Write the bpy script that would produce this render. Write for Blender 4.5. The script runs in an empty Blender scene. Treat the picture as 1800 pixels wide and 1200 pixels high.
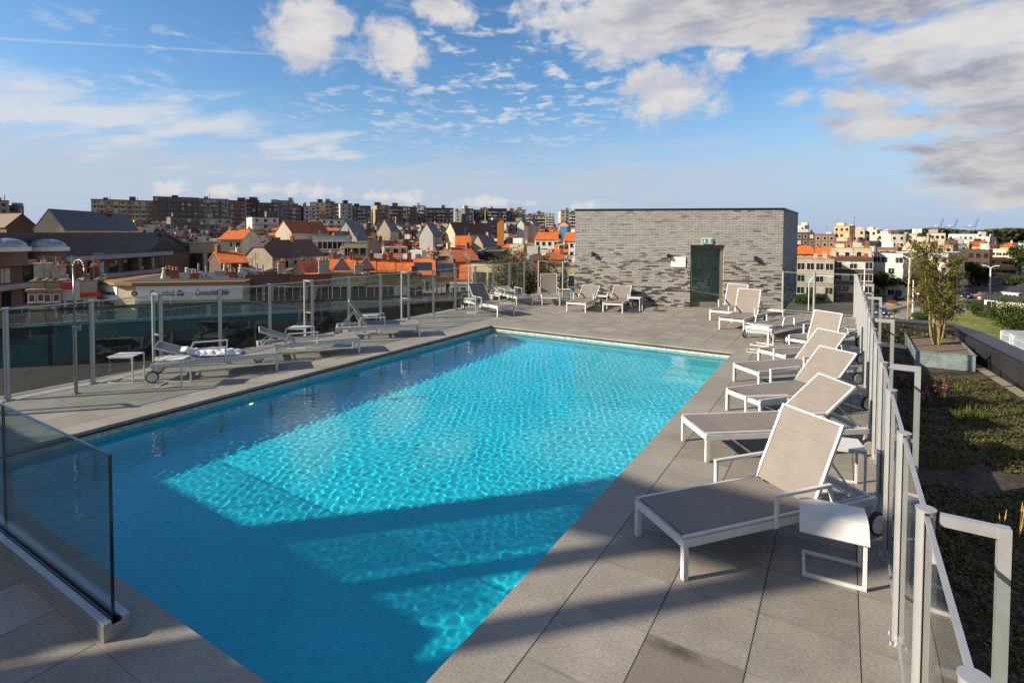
import bpy, math, random
from math import radians as R, sin, cos, tan, pi, sqrt, atan2, hypot
from mathutils import Vector, Matrix, noise as mnoise
S = bpy.context.scene
random.seed(7)
rnd = random.random
def uni(a, b): return a + (b - a) * rnd()

# ---------------------------------------------------------------- camera
EYE = Vector((0, 0, 2.6))
FOC = 952.9
cam = bpy.data.cameras.new('camera'); co = bpy.data.objects.new('camera', cam)
S.collection.objects.link(co); S.camera = co
yaw, pit, roll = 0.54879, 0.03213, 0.00421
Fv = Vector((-sin(yaw) * cos(pit), cos(yaw) * cos(pit), -sin(pit)))
Rv = Vector((cos(yaw), sin(yaw), 0)); Uv = Rv.cross(Fv)
R2 = Rv * cos(roll) + Uv * sin(roll); U2 = -Rv * sin(roll) + Uv * cos(roll)
co.matrix_world = Matrix(((R2.x, U2.x, -Fv.x, 0), (R2.y, U2.y, -Fv.y, 0), (R2.z, U2.z, -Fv.z, EYE.z), (0, 0, 0, 1)))
cam.sensor_width = 36; cam.lens = FOC / 1800 * 36
cam.shift_y = -(600 - 439.4) / 1800
cam.clip_start = 0.05; cam.clip_end = 20000

# ---------------------------------------------------------------- light
SUN_AZ, SUN_EL = 44.0, 26.5      # light travels towards +x +y; sun stands behind left of the camera
SUND = Vector((sin(R(SUN_AZ)) * cos(R(SUN_EL)), cos(R(SUN_AZ)) * cos(R(SUN_EL)), -sin(R(SUN_EL))))
sl = bpy.data.lights.new('sun', 'SUN'); so = bpy.data.objects.new('sun', sl); S.collection.objects.link(so)
sl.energy = 5.0; sl.angle = R(0.53); sl.color = (1.0, 0.86, 0.66)
so.rotation_euler = SUND.to_track_quat('-Z', 'Y').to_euler()
sl.cycles.is_caustics_light = True

W = bpy.data.worlds.new('World'); S.world = W; W.use_nodes = True
nt = W.node_tree; nt.nodes.clear(); L = nt.links.new
class NT:
    """small helper to write node graphs as expressions"""
    def __init__(s, t): s.t = t
    def n(s, ty, **k):
        x = s.t.nodes.new(ty)
        for a, b in k.items():
            if a == 'ins':
                for i, v in b.items(): s.put(x.inputs[i], v)
            else: setattr(x, a, b)
        return x
    def put(s, sock, v):
        if isinstance(v, bpy.types.NodeSocket): s.t.links.new(v, sock)
        elif v is not None: sock.default_value = v
    def m(s, op, a, b=None, c=None, clamp=False):
        x = s.n('ShaderNodeMath', operation=op, use_clamp=clamp)
        for i, v in enumerate((a, b, c)): s.put(x.inputs[i], v)
        return x.outputs[0]
    def vm(s, op, a, b=None, scale=None):
        x = s.n('ShaderNodeVectorMath', operation=op); s.put(x.inputs[0], a)
        if b is not None: s.put(x.inputs[1], b)
        if scale is not None: s.put(x.inputs['Scale'], scale)
        return x.outputs['Value'] if op in ('DOT_PRODUCT', 'LENGTH', 'DISTANCE') else x.outputs['Vector']
    def mix(s, f, a, b, blend='MIX'):
        x = s.n('ShaderNodeMix', data_type='RGBA', blend_type=blend)
        s.put(x.inputs[0], f); s.put(x.inputs[6], a); s.put(x.inputs[7], b); return x.outputs[2]
    def noise(s, v, scale, detail=4, rough=.55, dist=0, lac=2.0):
        x = s.n('ShaderNodeTexNoise'); s.put(x.inputs['Vector'], v)
        x.inputs['Scale'].default_value = scale; x.inputs['Detail'].default_value = detail
        x.inputs['Roughness'].default_value = rough; x.inputs['Distortion'].default_value = dist
        x.inputs['Lacunarity'].default_value = lac
        return x.outputs[0]
    def ramp(s, f, a, b, c=0.0, d=1.0, smooth=True):
        x = s.n('ShaderNodeMapRange', interpolation_type='SMOOTHSTEP' if smooth else 'LINEAR')
        s.put(x.inputs[0], f)
        for i, v in ((1, a), (2, b), (3, c), (4, d)): s.put(x.inputs[i], v)
        return x.outputs[0]
    def comb(s, x, y, z):
        q = s.n('ShaderNodeCombineXYZ'); s.put(q.inputs[0], x); s.put(q.inputs[1], y); s.put(q.inputs[2], z); return q.outputs[0]
    def sep(s, v):
        q = s.n('ShaderNodeSeparateXYZ'); s.put(q.inputs[0], v); return q.outputs

g = NT(nt)
sky = g.n('ShaderNodeTexSky', sky_type='NISHITA', sun_disc=False)
sky.sun_elevation = R(SUN_EL); sky.sun_rotation = R(180 + SUN_AZ)
sky.altitude = 0; sky.air_density = 1.0; sky.dust_density = 0.5; sky.ozone_density = 3.0
tc = g.n('ShaderNodeTexCoord'); dirv = g.vm('NORMALIZE', tc.outputs['Generated'])
dx, dy, dz = g.sep(dirv)
zc = g.m('MAXIMUM', dz, 0.0)
# cloud layers live on flat sheets of air above the town: intersect the view direction with them
inv = g.m('DIVIDE', 1.0, g.m('ADD', zc, 0.035))
pl = g.comb(g.m('MULTIPLY', dx, inv), g.m('MULTIPLY', dy, inv), 0.0)
def dirpx(px, py):
    return (Fv * FOC + R2 * (px - 900) + U2 * (439.4 - py)).normalized()
# outlines of the clouds are torn by turbulence
wn_ = g.n('ShaderNodeTexNoise'); g.put(wn_.inputs['Vector'], g.vm('MULTIPLY', dirv, (1.0, 1.0, 1.8))); wn_.inputs['Scale'].default_value = 7.0; wn_.inputs['Detail'].default_value = 7; wn_.inputs['Roughness'].default_value = .62
turb = g.vm('SUBTRACT', wn_.outputs['Color'], (.5, .5, .5))
def azel(k):
    w_ = g.sep(g.vm('ADD', dirv, g.vm('SCALE', turb, scale=k))); return g.m('ARCTAN2', w_[0], w_[1]), g.m('ARCSINE', w_[2])
AE = {0: azel(.035), 1: azel(.13), 2: azel(.17)}
def blob(px, py, rx, ry, k=1, tilt=0.0):
    """soft elliptical weight round one direction of the sky; rx, ry are angular radii (rad)"""
    d = dirpx(px, py); az = atan2(d.x, d.y); el = math.asin(d.z)
    a, e = AE[k]
    u = g.m('DIVIDE', g.m('SUBTRACT', a, az), rx); v = g.m('DIVIDE', g.m('SUBTRACT', g.m('SUBTRACT', e, el), g.m('MULTIPLY', g.m('SUBTRACT', a, az), tilt)) if tilt else g.m('SUBTRACT', e, el), ry)
    return g.m('SUBTRACT', 1.0, g.m('SQRT', g.m('ADD', g.m('MULTIPLY', u, u), g.m('MULTIPLY', v, v))))
def mx(*l):
    r = l[0]
    for q in l[1:]: r = g.m('MAXIMUM', r, q)
    return r
# cauliflower clouds: union of blobs carved by noise
nz = g.noise(dirv, 10.0, 8, .60); nz2 = g.noise(dirv, 34.0, 6, .62)
nn = g.m('ADD', g.m('MULTIPLY', g.m('SUBTRACT', nz, .5), 2.3), g.m('MULTIPLY', g.m('SUBTRACT', nz2, .5), 1.5))
cum = mx(blob(535, 58, .075, .075), blob(592, 42, .045, .032), blob(684, 92, .085, .058), g.m('MULTIPLY', blob(1170, 165, .10, .062), .9), g.m('MULTIPLY', blob(1268, 105, .03, .02), .8), g.m('MULTIPLY', blob(775, 4, .09, .035), .9), g.m('MULTIPLY', blob(990, 30, .10, .06), .72))
cmask = g.ramp(g.m('ADD', g.m('MULTIPLY', cum, 1.2), nn), .0, .80)
# large banks: smoother, drawn out sideways
nb = g.noise(g.vm('MULTIPLY', dirv, (1.0, 1.0, 3.2)), 6.5, 7, .58)
bank = mx(blob(1130, 52, .17, .085, 2), blob(1290, 20, .24, .075, 2, -.15), blob(1470, 2, .22, .055, 2), blob(1600, -30, .3, .06, 2), blob(1660, 92, .22, .062, 2), blob(1800, 50, .22, .085, 2), blob(1650, 212, .17, .042, 2), blob(1780, 190, .2, .075, 2), blob(1720, 270, .13, .035, 2), blob(1800, 300, .16, .055, 2), g.m('MULTIPLY', blob(1512, 182, .05, .024), .9))
bmask = g.ramp(g.m('ADD', g.m('MULTIPLY', bank, 1.5), g.m('ADD', g.m('MULTIPLY', g.m('SUBTRACT', nb, .5), 2.6), g.m('MULTIPLY', g.m('SUBTRACT', nz2, .5), .6))), .05, .85)
# low row of small cumulus over the town
low = mx(blob(300, 328, .035, .016, 0), blob(392, 333, .028, .014, 0), blob(457, 332, .028, .016, 0), blob(545, 336, .065, .018, 0), blob(690, 344, .075, .013, 0), blob(860, 356, .10, .011, 0), blob(1040, 362, .05, .009, 0))
n3 = g.noise(dirv, 45.0, 5, .6)
lmask = g.m('MULTIPLY', g.ramp(g.m('ADD', g.m('MULTIPLY', low, 1.1), g.m('MULTIPLY', g.m('SUBTRACT', n3, .48), 3.0)), .0, 1.05), .78)
# thin streaks and ripples
rot = g.n('ShaderNodeMapping'); g.put(rot.inputs[0], pl); rot.inputs['Rotation'].default_value = (0, 0, R(-32)); rot.inputs['Scale'].default_value = (.55, 1.5, 1)
cir = g.noise(rot.outputs[0], 1.1, 8, .62, .35)
band = mx(blob(120, 200, .42, .075), blob(330, 236, .34, .035), g.m('MULTIPLY', blob(560, 268, .30, .028), .8))
smask = g.ramp(g.m('ADD', g.m('MULTIPLY', band, .75), g.m('MULTIPLY', g.m('SUBTRACT', cir, .5), 2.2)), .12, .75)
veil = mx(g.m('MULTIPLY', blob(150, 318, .75, .10), .9), g.m('MULTIPLY', blob(900, 330, .9, .07), .8), g.m('MULTIPLY', blob(1200, 310, .5, .07), .6))
vmask = g.m('MULTIPLY', g.ramp(g.m('ADD', veil, g.m('MULTIPLY', g.m('SUBTRACT', cir, .5), 1.6)), .0, .8), .75)
alt = g.m('ADD', g.m('MULTIPLY', g.noise(pl, 7.5, 5, .6, .4), .62), g.m('MULTIPLY', g.noise(pl, 1.9, 4, .55), .45))
amask = g.m('MULTIPLY', g.ramp(alt, .525, .66), g.ramp(mx(blob(900, 120, .40, .19), blob(1010, 60, .20, .13), g.m('MULTIPLY', blob(620, 200, .16, .07), .7), g.m('MULTIPLY', blob(230, 60, .22, .04), .45), g.m('MULTIPLY', blob(150, 130, .25, .03), .5)), 0.0, .7))
amask = g.m('MULTIPLY', amask, .85)
# condensation trail: a great circle
a_, b_ = dirpx(-40, 66), dirpx(640, 105); nrm = a_.cross(b_).normalized()
tr = g.m('ABSOLUTE', g.vm('DOT_PRODUCT', dirv, tuple(nrm)))
tmask = g.m('MULTIPLY', g.m('MULTIPLY', g.ramp(tr, .0028, .0004), g.ramp(blob(280, 85, .42, .2), 0, .35)), g.ramp(cir, .3, .7, .08, .34))
# brightness of cloud: lit from the sun side, greyer in thick bellies
shade = g.ramp(g.noise(g.vm('MULTIPLY', dirv, (1.0, 1.0, 3.0)), 9.0, 6, .6, .3), .34, .66)
thick = g.ramp(mx(blob(1560, -30, .50, .075, 2), blob(1800, 245, .36, .11, 2), blob(1720, 120, .22, .035, 2)), -.1, .7)
bright = g.mix(shade, (3.5, 3.6, 4.0, 1), (4.9, 4.7, 4.5, 1))
dark = g.mix(shade, (2.1, 2.2, 2.65, 1), (4.2, 4.0, 3.85, 1))
ccol = g.mix(thick, bright, dark)
skyc = g.n('ShaderNodeHueSaturation'); g.put(skyc.inputs['Color'], sky.outputs[0]); skyc.inputs['Saturation'].default_value = 1.2
low_air = g.ramp(dz, .26, 0.0)
c = g.mix(g.m('MULTIPLY', low_air, .93), skyc.outputs[0], (2.5, 3.25, 4.5, 1))
c = g.mix(vmask, c, (3.3, 3.7, 4.4, 1))
c = g.mix(g.m('MULTIPLY', smask, .82), c, (4.5, 4.6, 4.8, 1))
c = g.mix(amask, c, (4.4, 4.5, 4.8, 1))
c = g.mix(tmask, c, (4.6, 4.7, 5.0, 1))
c = g.mix(lmask, c, (4.9, 4.7, 4.5, 1))
c = g.mix(g.m('MULTIPLY', bmask, .95), c, ccol)
c = g.mix(g.m('MULTIPLY', cmask, .95), c, bright)
# grey cloud tint added outside the view to make the ambient light less blue
back = g.ramp(g.vm('DOT_PRODUCT', dirv, (-sin(yaw), cos(yaw), 0.0)), .45, -.05)
c = g.mix(g.m('MULTIPLY', g.m('MULTIPLY', back, g.ramp(cir, .30, .60, .35, 1.0)), .75), c, (2.3, 2.15, 2.05, 1))
bg = g.n('ShaderNodeBackground'); g.put(bg.inputs[0], c); bg.inputs[1].default_value = 0.095
wo = g.n('ShaderNodeOutputWorld'); L(bg.outputs[0], wo.inputs[0])
W.cycles.sampling_method = 'MANUAL'; W.cycles.sample_map_resolution = 512

S.view_settings.view_transform = 'Standard'; S.view_settings.look = 'None'
S.view_settings.exposure = 0.74; S.view_settings.gamma = 1
S.render.engine = 'CYCLES'
cy = S.cycles
cy.use_denoising = True
try: cy.denoiser = 'OPENIMAGEDENOISE'
except Exception: pass
cy.max_bounces = 10; cy.diffuse_bounces = 3; cy.glossy_bounces = 5; cy.transmission_bounces = 8; cy.transparent_max_bounces = 24
cy.sample_clamp_indirect = 6; cy.sample_clamp_direct = 0; cy.caustics_reflective = False; cy.caustics_refractive = True
cy.blur_glossy = 0.3

# ---------------------------------------------------------------- measuring helpers: sight lines of the photograph
def dvec(px, py): return Fv * FOC + R2 * (px - 900) + U2 * (439.4 - py)
def onz(px, py, z=0.0):
    d = dvec(px, py); t = (z - EYE.z) / d.z; return EYE + d * t
def atd(px, dist):
    d = dvec(px, 411); k = dist / hypot(d.x, d.y); return Vector((d.x * k, d.y * k, 0))
def zat(px, py, dist):
    d = dvec(px, py); return EYE.z + d.z / hypot(d.x, d.y) * dist
def onplane(px, py, p, n):
    d = dvec(px, py); t = (Vector(p) - EYE).dot(n) / d.dot(n); return EYE + d * t

# ---------------------------------------------------------------- mesh helpers
C = S.collection
def tag(o, label=None, cat=None, group=None, kind=None):
    if label: o['label'] = label
    if cat: o['category'] = cat
    if group: o['group'] = group
    if kind: o['kind'] = kind
    return o
def empty(name, loc, rz=0.0, label=None, cat=None, group=None):
    o = bpy.data.objects.new(name, None); C.objects.link(o); o.location = loc; o.rotation_euler = (0, 0, rz)
    o.empty_display_size = .2
    return tag(o, label, cat, group)
class MB:
    def __init__(s): s.v = []; s.f = []; s.mi = []; s.cur = 0
    def add(s, vs, fs, M=None):
        k = len(s.v)
        s.v += [tuple(M @ Vector(v)) if M is not None else tuple(v) for v in vs]
        for f in fs: s.f.append(tuple(i + k for i in f)); s.mi.append(s.cur)
        return s
    def box(s, x0, x1, y0, y1, z0, z1, M=None, bottom=True):
        vs = [(x0, y0, z0), (x1, y0, z0), (x1, y1, z0), (x0, y1, z0), (x0, y0, z1), (x1, y0, z1), (x1, y1, z1), (x0, y1, z1)]
        fs = [(4, 5, 6, 7), (0, 1, 5, 4), (1, 2, 6, 5), (2, 3, 7, 6), (3, 0, 4, 7)]
        if bottom: fs.append((3, 2, 1, 0))
        return s.add(vs, fs, M)
    def beam(s, a, b, w, h=None, up=(0, 0, 1)):
        """rectangular bar from a to b; w across, h along up"""
        h = h or w; a = Vector(a); b = Vector(b); d = (b - a).normalized(); u = Vector(up)
        if abs(d.dot(u)) > .95: u = Vector((1, 0, 0)) if abs(d.x) < .9 else Vector((0, 1, 0))
        r = d.cross(u).normalized(); u = r.cross(d)
        vs = []
        for p in (a, b):
            for i, j in ((-1, -1), (1, -1), (1, 1), (-1, 1)): vs.append(p + r * (i * w / 2) + u * (j * h / 2))
        return s.add(vs, [(0, 1, 2, 3), (7, 6, 5, 4), (0, 4, 5, 1), (1, 5, 6, 2), (2, 6, 7, 3), (3, 7, 4, 0)])
    def cyl(s, a, b, r0, r1=None, n=12, caps=True):
        r1 = r0 if r1 is None else r1; a = Vector(a); b = Vector(b); d = (b - a).normalized()
        u = Vector((0, 0, 1)) if abs(d.z) < .9 else Vector((1, 0, 0)); x = d.cross(u).normalized(); y = d.cross(x)
        vs = []
        for p, r in ((a, r0), (b, r1)):
            for i in range(n): t = 2 * pi * i / n; vs.append(p + x * (cos(t) * r) + y * (sin(t) * r))
        fs = [(i, n + i, n + (i + 1) % n, (i + 1) % n) for i in range(n)]
        if caps: fs += [tuple(range(n)), tuple(range(2 * n - 1, n - 1, -1))]
        return s.add(vs, fs)
    def tube(s, pts, r, n=10):
        for a, b in zip(pts, pts[1:]): s.cyl(a, b, r, r, n)
        return s
    def poly(s, pts, z0, z1=None):
        """flat polygon (z1 None) or prism"""
        n = len(pts)
        if z1 is None: return s.add([(p[0], p[1], z0) for p in pts], [tuple(range(n))])
        vs = [(p[0], p[1], z0) for p in pts] + [(p[0], p[1], z1) for p in pts]
        return s.add(vs, [tuple(range(n - 1, -1, -1)), tuple(range(n, 2 * n))] + [(i, (i + 1) % n, n + (i + 1) % n, n + i) for i in range(n)])
    def build(s, name, mat=None, parent=None, smooth=False, bevel=0, loc=None):
        me = bpy.data.meshes.new(name); me.from_pydata(s.v, [], s.f); me.validate()
        mats = mat if isinstance(mat, (list, tuple)) else [mat]
        for m_ in mats:
            if m_: me.materials.append(m_)
        if len(mats) > 1 and len(me.polygons) == len(s.mi): me.polygons.foreach_set('material_index', s.mi)
        if smooth: me.polygons.foreach_set('use_smooth', [True] * len(me.polygons))
        o = bpy.data.objects.new(name, me); C.objects.link(o)
        if parent: o.parent = parent
        if loc: o.location = loc
        if bevel:
            b = o.modifiers.new('b', 'BEVEL'); b.width = bevel; b.segments = 2; b.limit_method = 'ANGLE'; b.angle_limit = R(50)
        return o
def fix(o):
    """outward normals"""
    import bmesh
    bm = bmesh.new(); bm.from_mesh(o.data); bmesh.ops.recalc_face_normals(bm, faces=bm.faces); bm.to_mesh(o.data); bm.free(); return o
def copy_tree(o, parent=None):
    c_ = o.copy(); C.objects.link(c_)
    if parent: c_.parent = parent
    for ch in list(o.children): copy_tree(ch, c_)
    return c_

# ---------------------------------------------------------------- materials
MATS = {}
def material(name):
    m_ = bpy.data.materials.new(name); m_.use_nodes = True; t = m_.node_tree; t.nodes.clear()
    g_ = NT(t); b = g_.n('ShaderNodeBsdfPrincipled'); o = g_.n('ShaderNodeOutputMaterial'); t.links.new(b.outputs[0], o.inputs[0])
    return m_, g_, b, o
def M(name, col, rough=.6, metal=0.0, var=.12, scale=3.0, bump=0.0, bscale=40.0, spec=.5, var2=0.0, coat=0.0):
    """plain surface with a little unevenness of colour and relief"""
    if name in MATS: return MATS[name]
    m_, g_, b, o = material(name)
    pos = g_.n('ShaderNodeTexCoord').outputs['Object']
    col = tuple(col) + (1,)
    if var:
        f = g_.ramp(g_.noise(pos, scale, 5, .65), .3, .7)
        lo = tuple(c_ * (1 - var) for c_ in col[:3]) + (1,); hi = tuple(min(1, c_ * (1 + var)) for c_ in col[:3]) + (1,)
        cc = g_.mix(f, lo, hi)
        if var2:
            f2 = g_.ramp(g_.noise(pos, scale * 9, 3, .6), .35, .65, 1 - var2, 1 + var2 * .5)
            cc = g_.mix(1.0, cc, g_.comb(f2, f2, f2), 'MULTIPLY')
        g_.put(b.inputs['Base Color'], cc)
    else: b.inputs['Base Color'].default_value = col
    b.inputs['Roughness'].default_value = rough; b.inputs['Metallic'].default_value = metal
    b.inputs['Specular IOR Level'].default_value = spec
    if bump:
        bp = g_.n('ShaderNodeBump'); bp.inputs['Strength'].default_value = bump; bp.inputs['Distance'].default_value = .01
        g_.put(bp.inputs['Height'], g_.noise(pos, bscale, 4, .6)); g_.put(b.inputs['Normal'], bp.outputs[0])
    MATS[name] = m_; return m_
def glass_mat(name, tint, rough=0.0, ior=1.5, extra=1.0):
    """clear pane: passes light straight on with a tint, mirrors by Fresnel"""
    if name in MATS: return MATS[name]
    m_ = bpy.data.materials.new(name); m_.use_nodes = True; t = m_.node_tree; t.nodes.clear(); g_ = NT(t)
    tr_ = g_.n('ShaderNodeBsdfTransparent'); tr_.inputs[0].default_value = tuple(tint) + (1,)
    gl = g_.n('ShaderNodeBsdfGlossy'); gl.inputs['Roughness'].default_value = rough; gl.inputs[0].default_value = (1, 1, 1, 1)
    fr = g_.n('ShaderNodeFresnel'); fr.inputs[0].default_value = ior
    geo = g_.n('ShaderNodeNewGeometry'); g_.put(fr.inputs['Normal'], geo.outputs['True Normal'])
    # backfacing Fresnel would be wrong for a thin pane: use a flipped-safe facing term
    lw = g_.n('ShaderNodeLayerWeight'); lw.inputs[0].default_value = .5
    k = g_.m('POWER', lw.outputs['Facing'], 4.0)
    f = g_.m('ADD', .024 * extra, g_.m('MULTIPLY', k, .75), clamp=True)
    mx_ = g_.n('ShaderNodeMixShader'); g_.put(mx_.inputs[0], f); t.links.new(tr_.outputs[0], mx_.inputs[1]); t.links.new(gl.outputs[0], mx_.inputs[2])
    o = g_.n('ShaderNodeOutputMaterial'); t.links.new(mx_.outputs[0], o.inputs[0]); MATS[name] = m_; return m_
WAVE = .00040
# ================================================================ THE SETTING: deck, pool, water
PX0, PX1, PY0, PY1 = -8.36, -2.01, 1.87, 12.6     # pool opening
WZ, PZ = -0.13, -1.10                              # water line, pool floor
TL = 0.588

def deck_material():
    m_, g_, b, o = material('deck_tile')
    pos = g_.n('ShaderNodeTexCoord').outputs['Object']; x, y, z = g_.sep(pos)
    u = g_.m('DIVIDE', g_.m('ADD', x, 1.622 + TL * 40), TL); v = g_.m('DIVIDE', g_.m('ADD', y, -3.41 + TL * 40), TL)
    fu = g_.m('ABSOLUTE', g_.m('SUBTRACT', g_.m('FRACT', u), .5)); fv = g_.m('ABSOLUTE', g_.m('SUBTRACT', g_.m('FRACT', v), .5))
    ju = g_.m('GREATER_THAN', fu, .5 - .0055); jv = g_.m('GREATER_THAN', fv, .5 - .0032)
    idv = g_.comb(g_.m('FLOOR', u), g_.m('FLOOR', v), 0.0)
    wn = g_.n('ShaderNodeTexWhiteNoise', noise_dimensions='3D'); g_.put(wn.inputs['Vector'], idv)
    off = g_.vm('ADD', pos, g_.vm('SCALE', wn.outputs['Color'], scale=3.0))
    big = g_.ramp(g_.noise(off, 1.6, 6, .6, .4), .3, .72)
    spk = g_.ramp(g_.noise(pos, 160, 3, .75), .3, .72); spk2 = g_.ramp(g_.noise(pos, 420, 2, .8), .3, .7)
    c_ = g_.mix(big, (.20, .183, .160, 1), (.335, .308, .272, 1))
    c_ = g_.mix(g_.m('MULTIPLY', spk, .55), c_, (.13, .12, .108, 1)); c_ = g_.mix(g_.m('MULTIPLY', spk2, .35), c_, (.38, .36, .33, 1))
    tone = g_.ramp(wn.outputs['Value'], 0, 1, .88, 1.10, False)
    c_ = g_.mix(1.0, c_, g_.comb(tone, tone, tone), 'MULTIPLY')
    # water and dirt stains with outlines of their own
    st = g_.ramp(g_.noise(pos, .9, 6, .72, .6), .55, .72); c_ = g_.mix(g_.m('MULTIPLY', st, .34), c_, (.13, .11, .09, 1))
    sp3 = g_.ramp(g_.noise(pos, 48, 4, .8), .34, .66, .80, 1.18); c_ = g_.mix(1.0, c_, g_.comb(sp3, sp3, sp3), 'MULTIPLY')
    drip = g_.ramp(g_.noise(pos, 5.5, 3, .5, .3), .70, .74); c_ = g_.mix(g_.m('MULTIPLY', g_.m('MULTIPLY', drip, st), .5), c_, (.09, .08, .07, 1))
    dirt = g_.m('MULTIPLY', g_.ramp(g_.m('MAXIMUM', fu, fv), .465, .5), g_.ramp(g_.noise(pos, 3.0, 4, .7), .4, .65)); c_ = g_.mix(g_.m('MULTIPLY', dirt, .45), c_, (.10, .09, .075, 1))
    # one tile darkened by spilled water near the fence
    a1 = g_.m('MULTIPLY', g_.m('COMPARE', g_.m('FLOOR', u), 41.0, .1), g_.m('COMPARE', g_.m('FLOOR', v), 39.0, .1))
    c_ = g_.mix(g_.m('MULTIPLY', a1, .62), c_, (.12, .10, .08, 1))
    dd = g_.vm('LENGTH', g_.vm('MULTIPLY', g_.vm('SUBTRACT', pos, (-.85, 3.35, 0.0)), (.75, 2.3, 1.0))); sm = g_.ramp(g_.m('ADD', dd, g_.m('MULTIPLY', g_.m('SUBTRACT', g_.noise(pos, 7, 6, .7), .5), .45)), .20, -.05)
    c_ = g_.mix(g_.m('MULTIPLY', g_.m('MULTIPLY', sm, a1), .85), c_, (.03, .027, .024, 1))
    c_ = g_.mix(g_.m('MULTIPLY', jv, .55), c_, (.14, .13, .11, 1)); c_ = g_.mix(ju, c_, (.012, .012, .013, 1))
    g_.put(b.inputs['Base Color'], c_); g_.put(b.inputs['Roughness'], g_.ramp(big, 0, 1, .78, .62))
    bp = g_.n('ShaderNodeBump'); bp.inputs['Strength'].default_value = .35; bp.inputs['Distance'].default_value = .004
    hgt = g_.m('SUBTRACT', g_.m('ADD', g_.m('MULTIPLY', spk, .25), g_.m('MULTIPLY', spk2, .15)), g_.m('MULTIPLY', g_.m('MAXIMUM', ju, jv), 1.6))
    g_.put(bp.inputs['Height'], hgt); g_.put(b.inputs['Normal'], bp.outputs[0])
    return m_
DECK = deck_material()
def coping_material():
    m_, g_, b, o = material('coping_stone')
    pos = g_.n('ShaderNodeTexCoord').outputs['Object']; x, y, z = g_.sep(pos)
    v = g_.m('FRACT', g_.m('DIVIDE', g_.m('ADD', x, 100.0), 1.18)); j = g_.m('GREATER_THAN', g_.m('ABSOLUTE', g_.m('SUBTRACT', v, .5)), .4985)
    big = g_.ramp(g_.noise(pos, 1.3, 6, .6, .4), .3, .72); spk = g_.ramp(g_.noise(pos, 160, 3, .75), .3, .72); spk2 = g_.ramp(g_.noise(pos, 420, 2, .8), .3, .7)
    c_ = g_.mix(big, (.225, .206, .180, 1), (.345, .317, .278, 1))
    c_ = g_.mix(g_.m('MULTIPLY', spk, .55), c_, (.14, .13, .118, 1)); c_ = g_.mix(g_.m('MULTIPLY', spk2, .35), c_, (.38, .36, .33, 1))
    sp3 = g_.ramp(g_.noise(pos, 48, 4, .8), .34, .66, .80, 1.18); c_ = g_.mix(1.0, c_, g_.comb(sp3, sp3, sp3), 'MULTIPLY')
    st = g_.ramp(g_.noise(pos, 1.1, 6, .72, .6), .56, .72); c_ = g_.mix(g_.m('MULTIPLY', st, .3), c_, (.13, .11, .09, 1))
    c_ = g_.mix(g_.m('MULTIPLY', j, .6), c_, (.1, .09, .08, 1))
    g_.put(b.inputs['Base Color'], c_); b.inputs['Roughness'].default_value = .7
    bp = g_.n('ShaderNodeBump'); bp.inputs['Strength'].default_value = .3; bp.inputs['Distance'].default_value = .003
    g_.put(bp.inputs['Height'], spk); g_.put(b.inputs['Normal'], bp.outputs[0]); return m_
COPE = coping_material()

XL, XR, YN, YF = -11.25, 0.47, -6.0, 20.12
cw = .388
hx0, hx1, hy0, hy1 = PX0 - cw, PX1 + cw, PY0 - cw, PY1 + cw
d = MB()
for a in ((XL, hx0, YN, 24.0), (hx1, XR, YN, YF), (hx0, hx1, YN, hy0), (hx0, hx1, hy1, YF), (hx0, -1.7, YF, 24.0)):
    d.box(a[0], a[1], a[2], a[3], -.05, 0)
deck = tag(d.build('pool_deck', DECK), kind='structure')
def strip(p, ang, ln, w):
    o = MB().box(0, ln, 0, w, -.045, .0).build('pool_coping', COPE, bevel=.003); o.location = p; o.rotation_euler.z = ang; return tag(o, kind='structure')
strip((hx0 + .003, hy0 + .003, 0), 0, hx1 - hx0 - .006, cw - .003)
strip((hx0 + .003, PY1, 0), 0, hx1 - hx0 - .006, cw - .003)
strip((PX0, PY0 + .003, 0), pi / 2, PY1 - PY0 - .006, cw - .003)
strip((hx1 - .003, PY0 + .003, 0), pi / 2, PY1 - PY0 - .006, cw - .003)
BLACK = M('black_trim', (.012, .013, .016), .35, var=.2)
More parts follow.
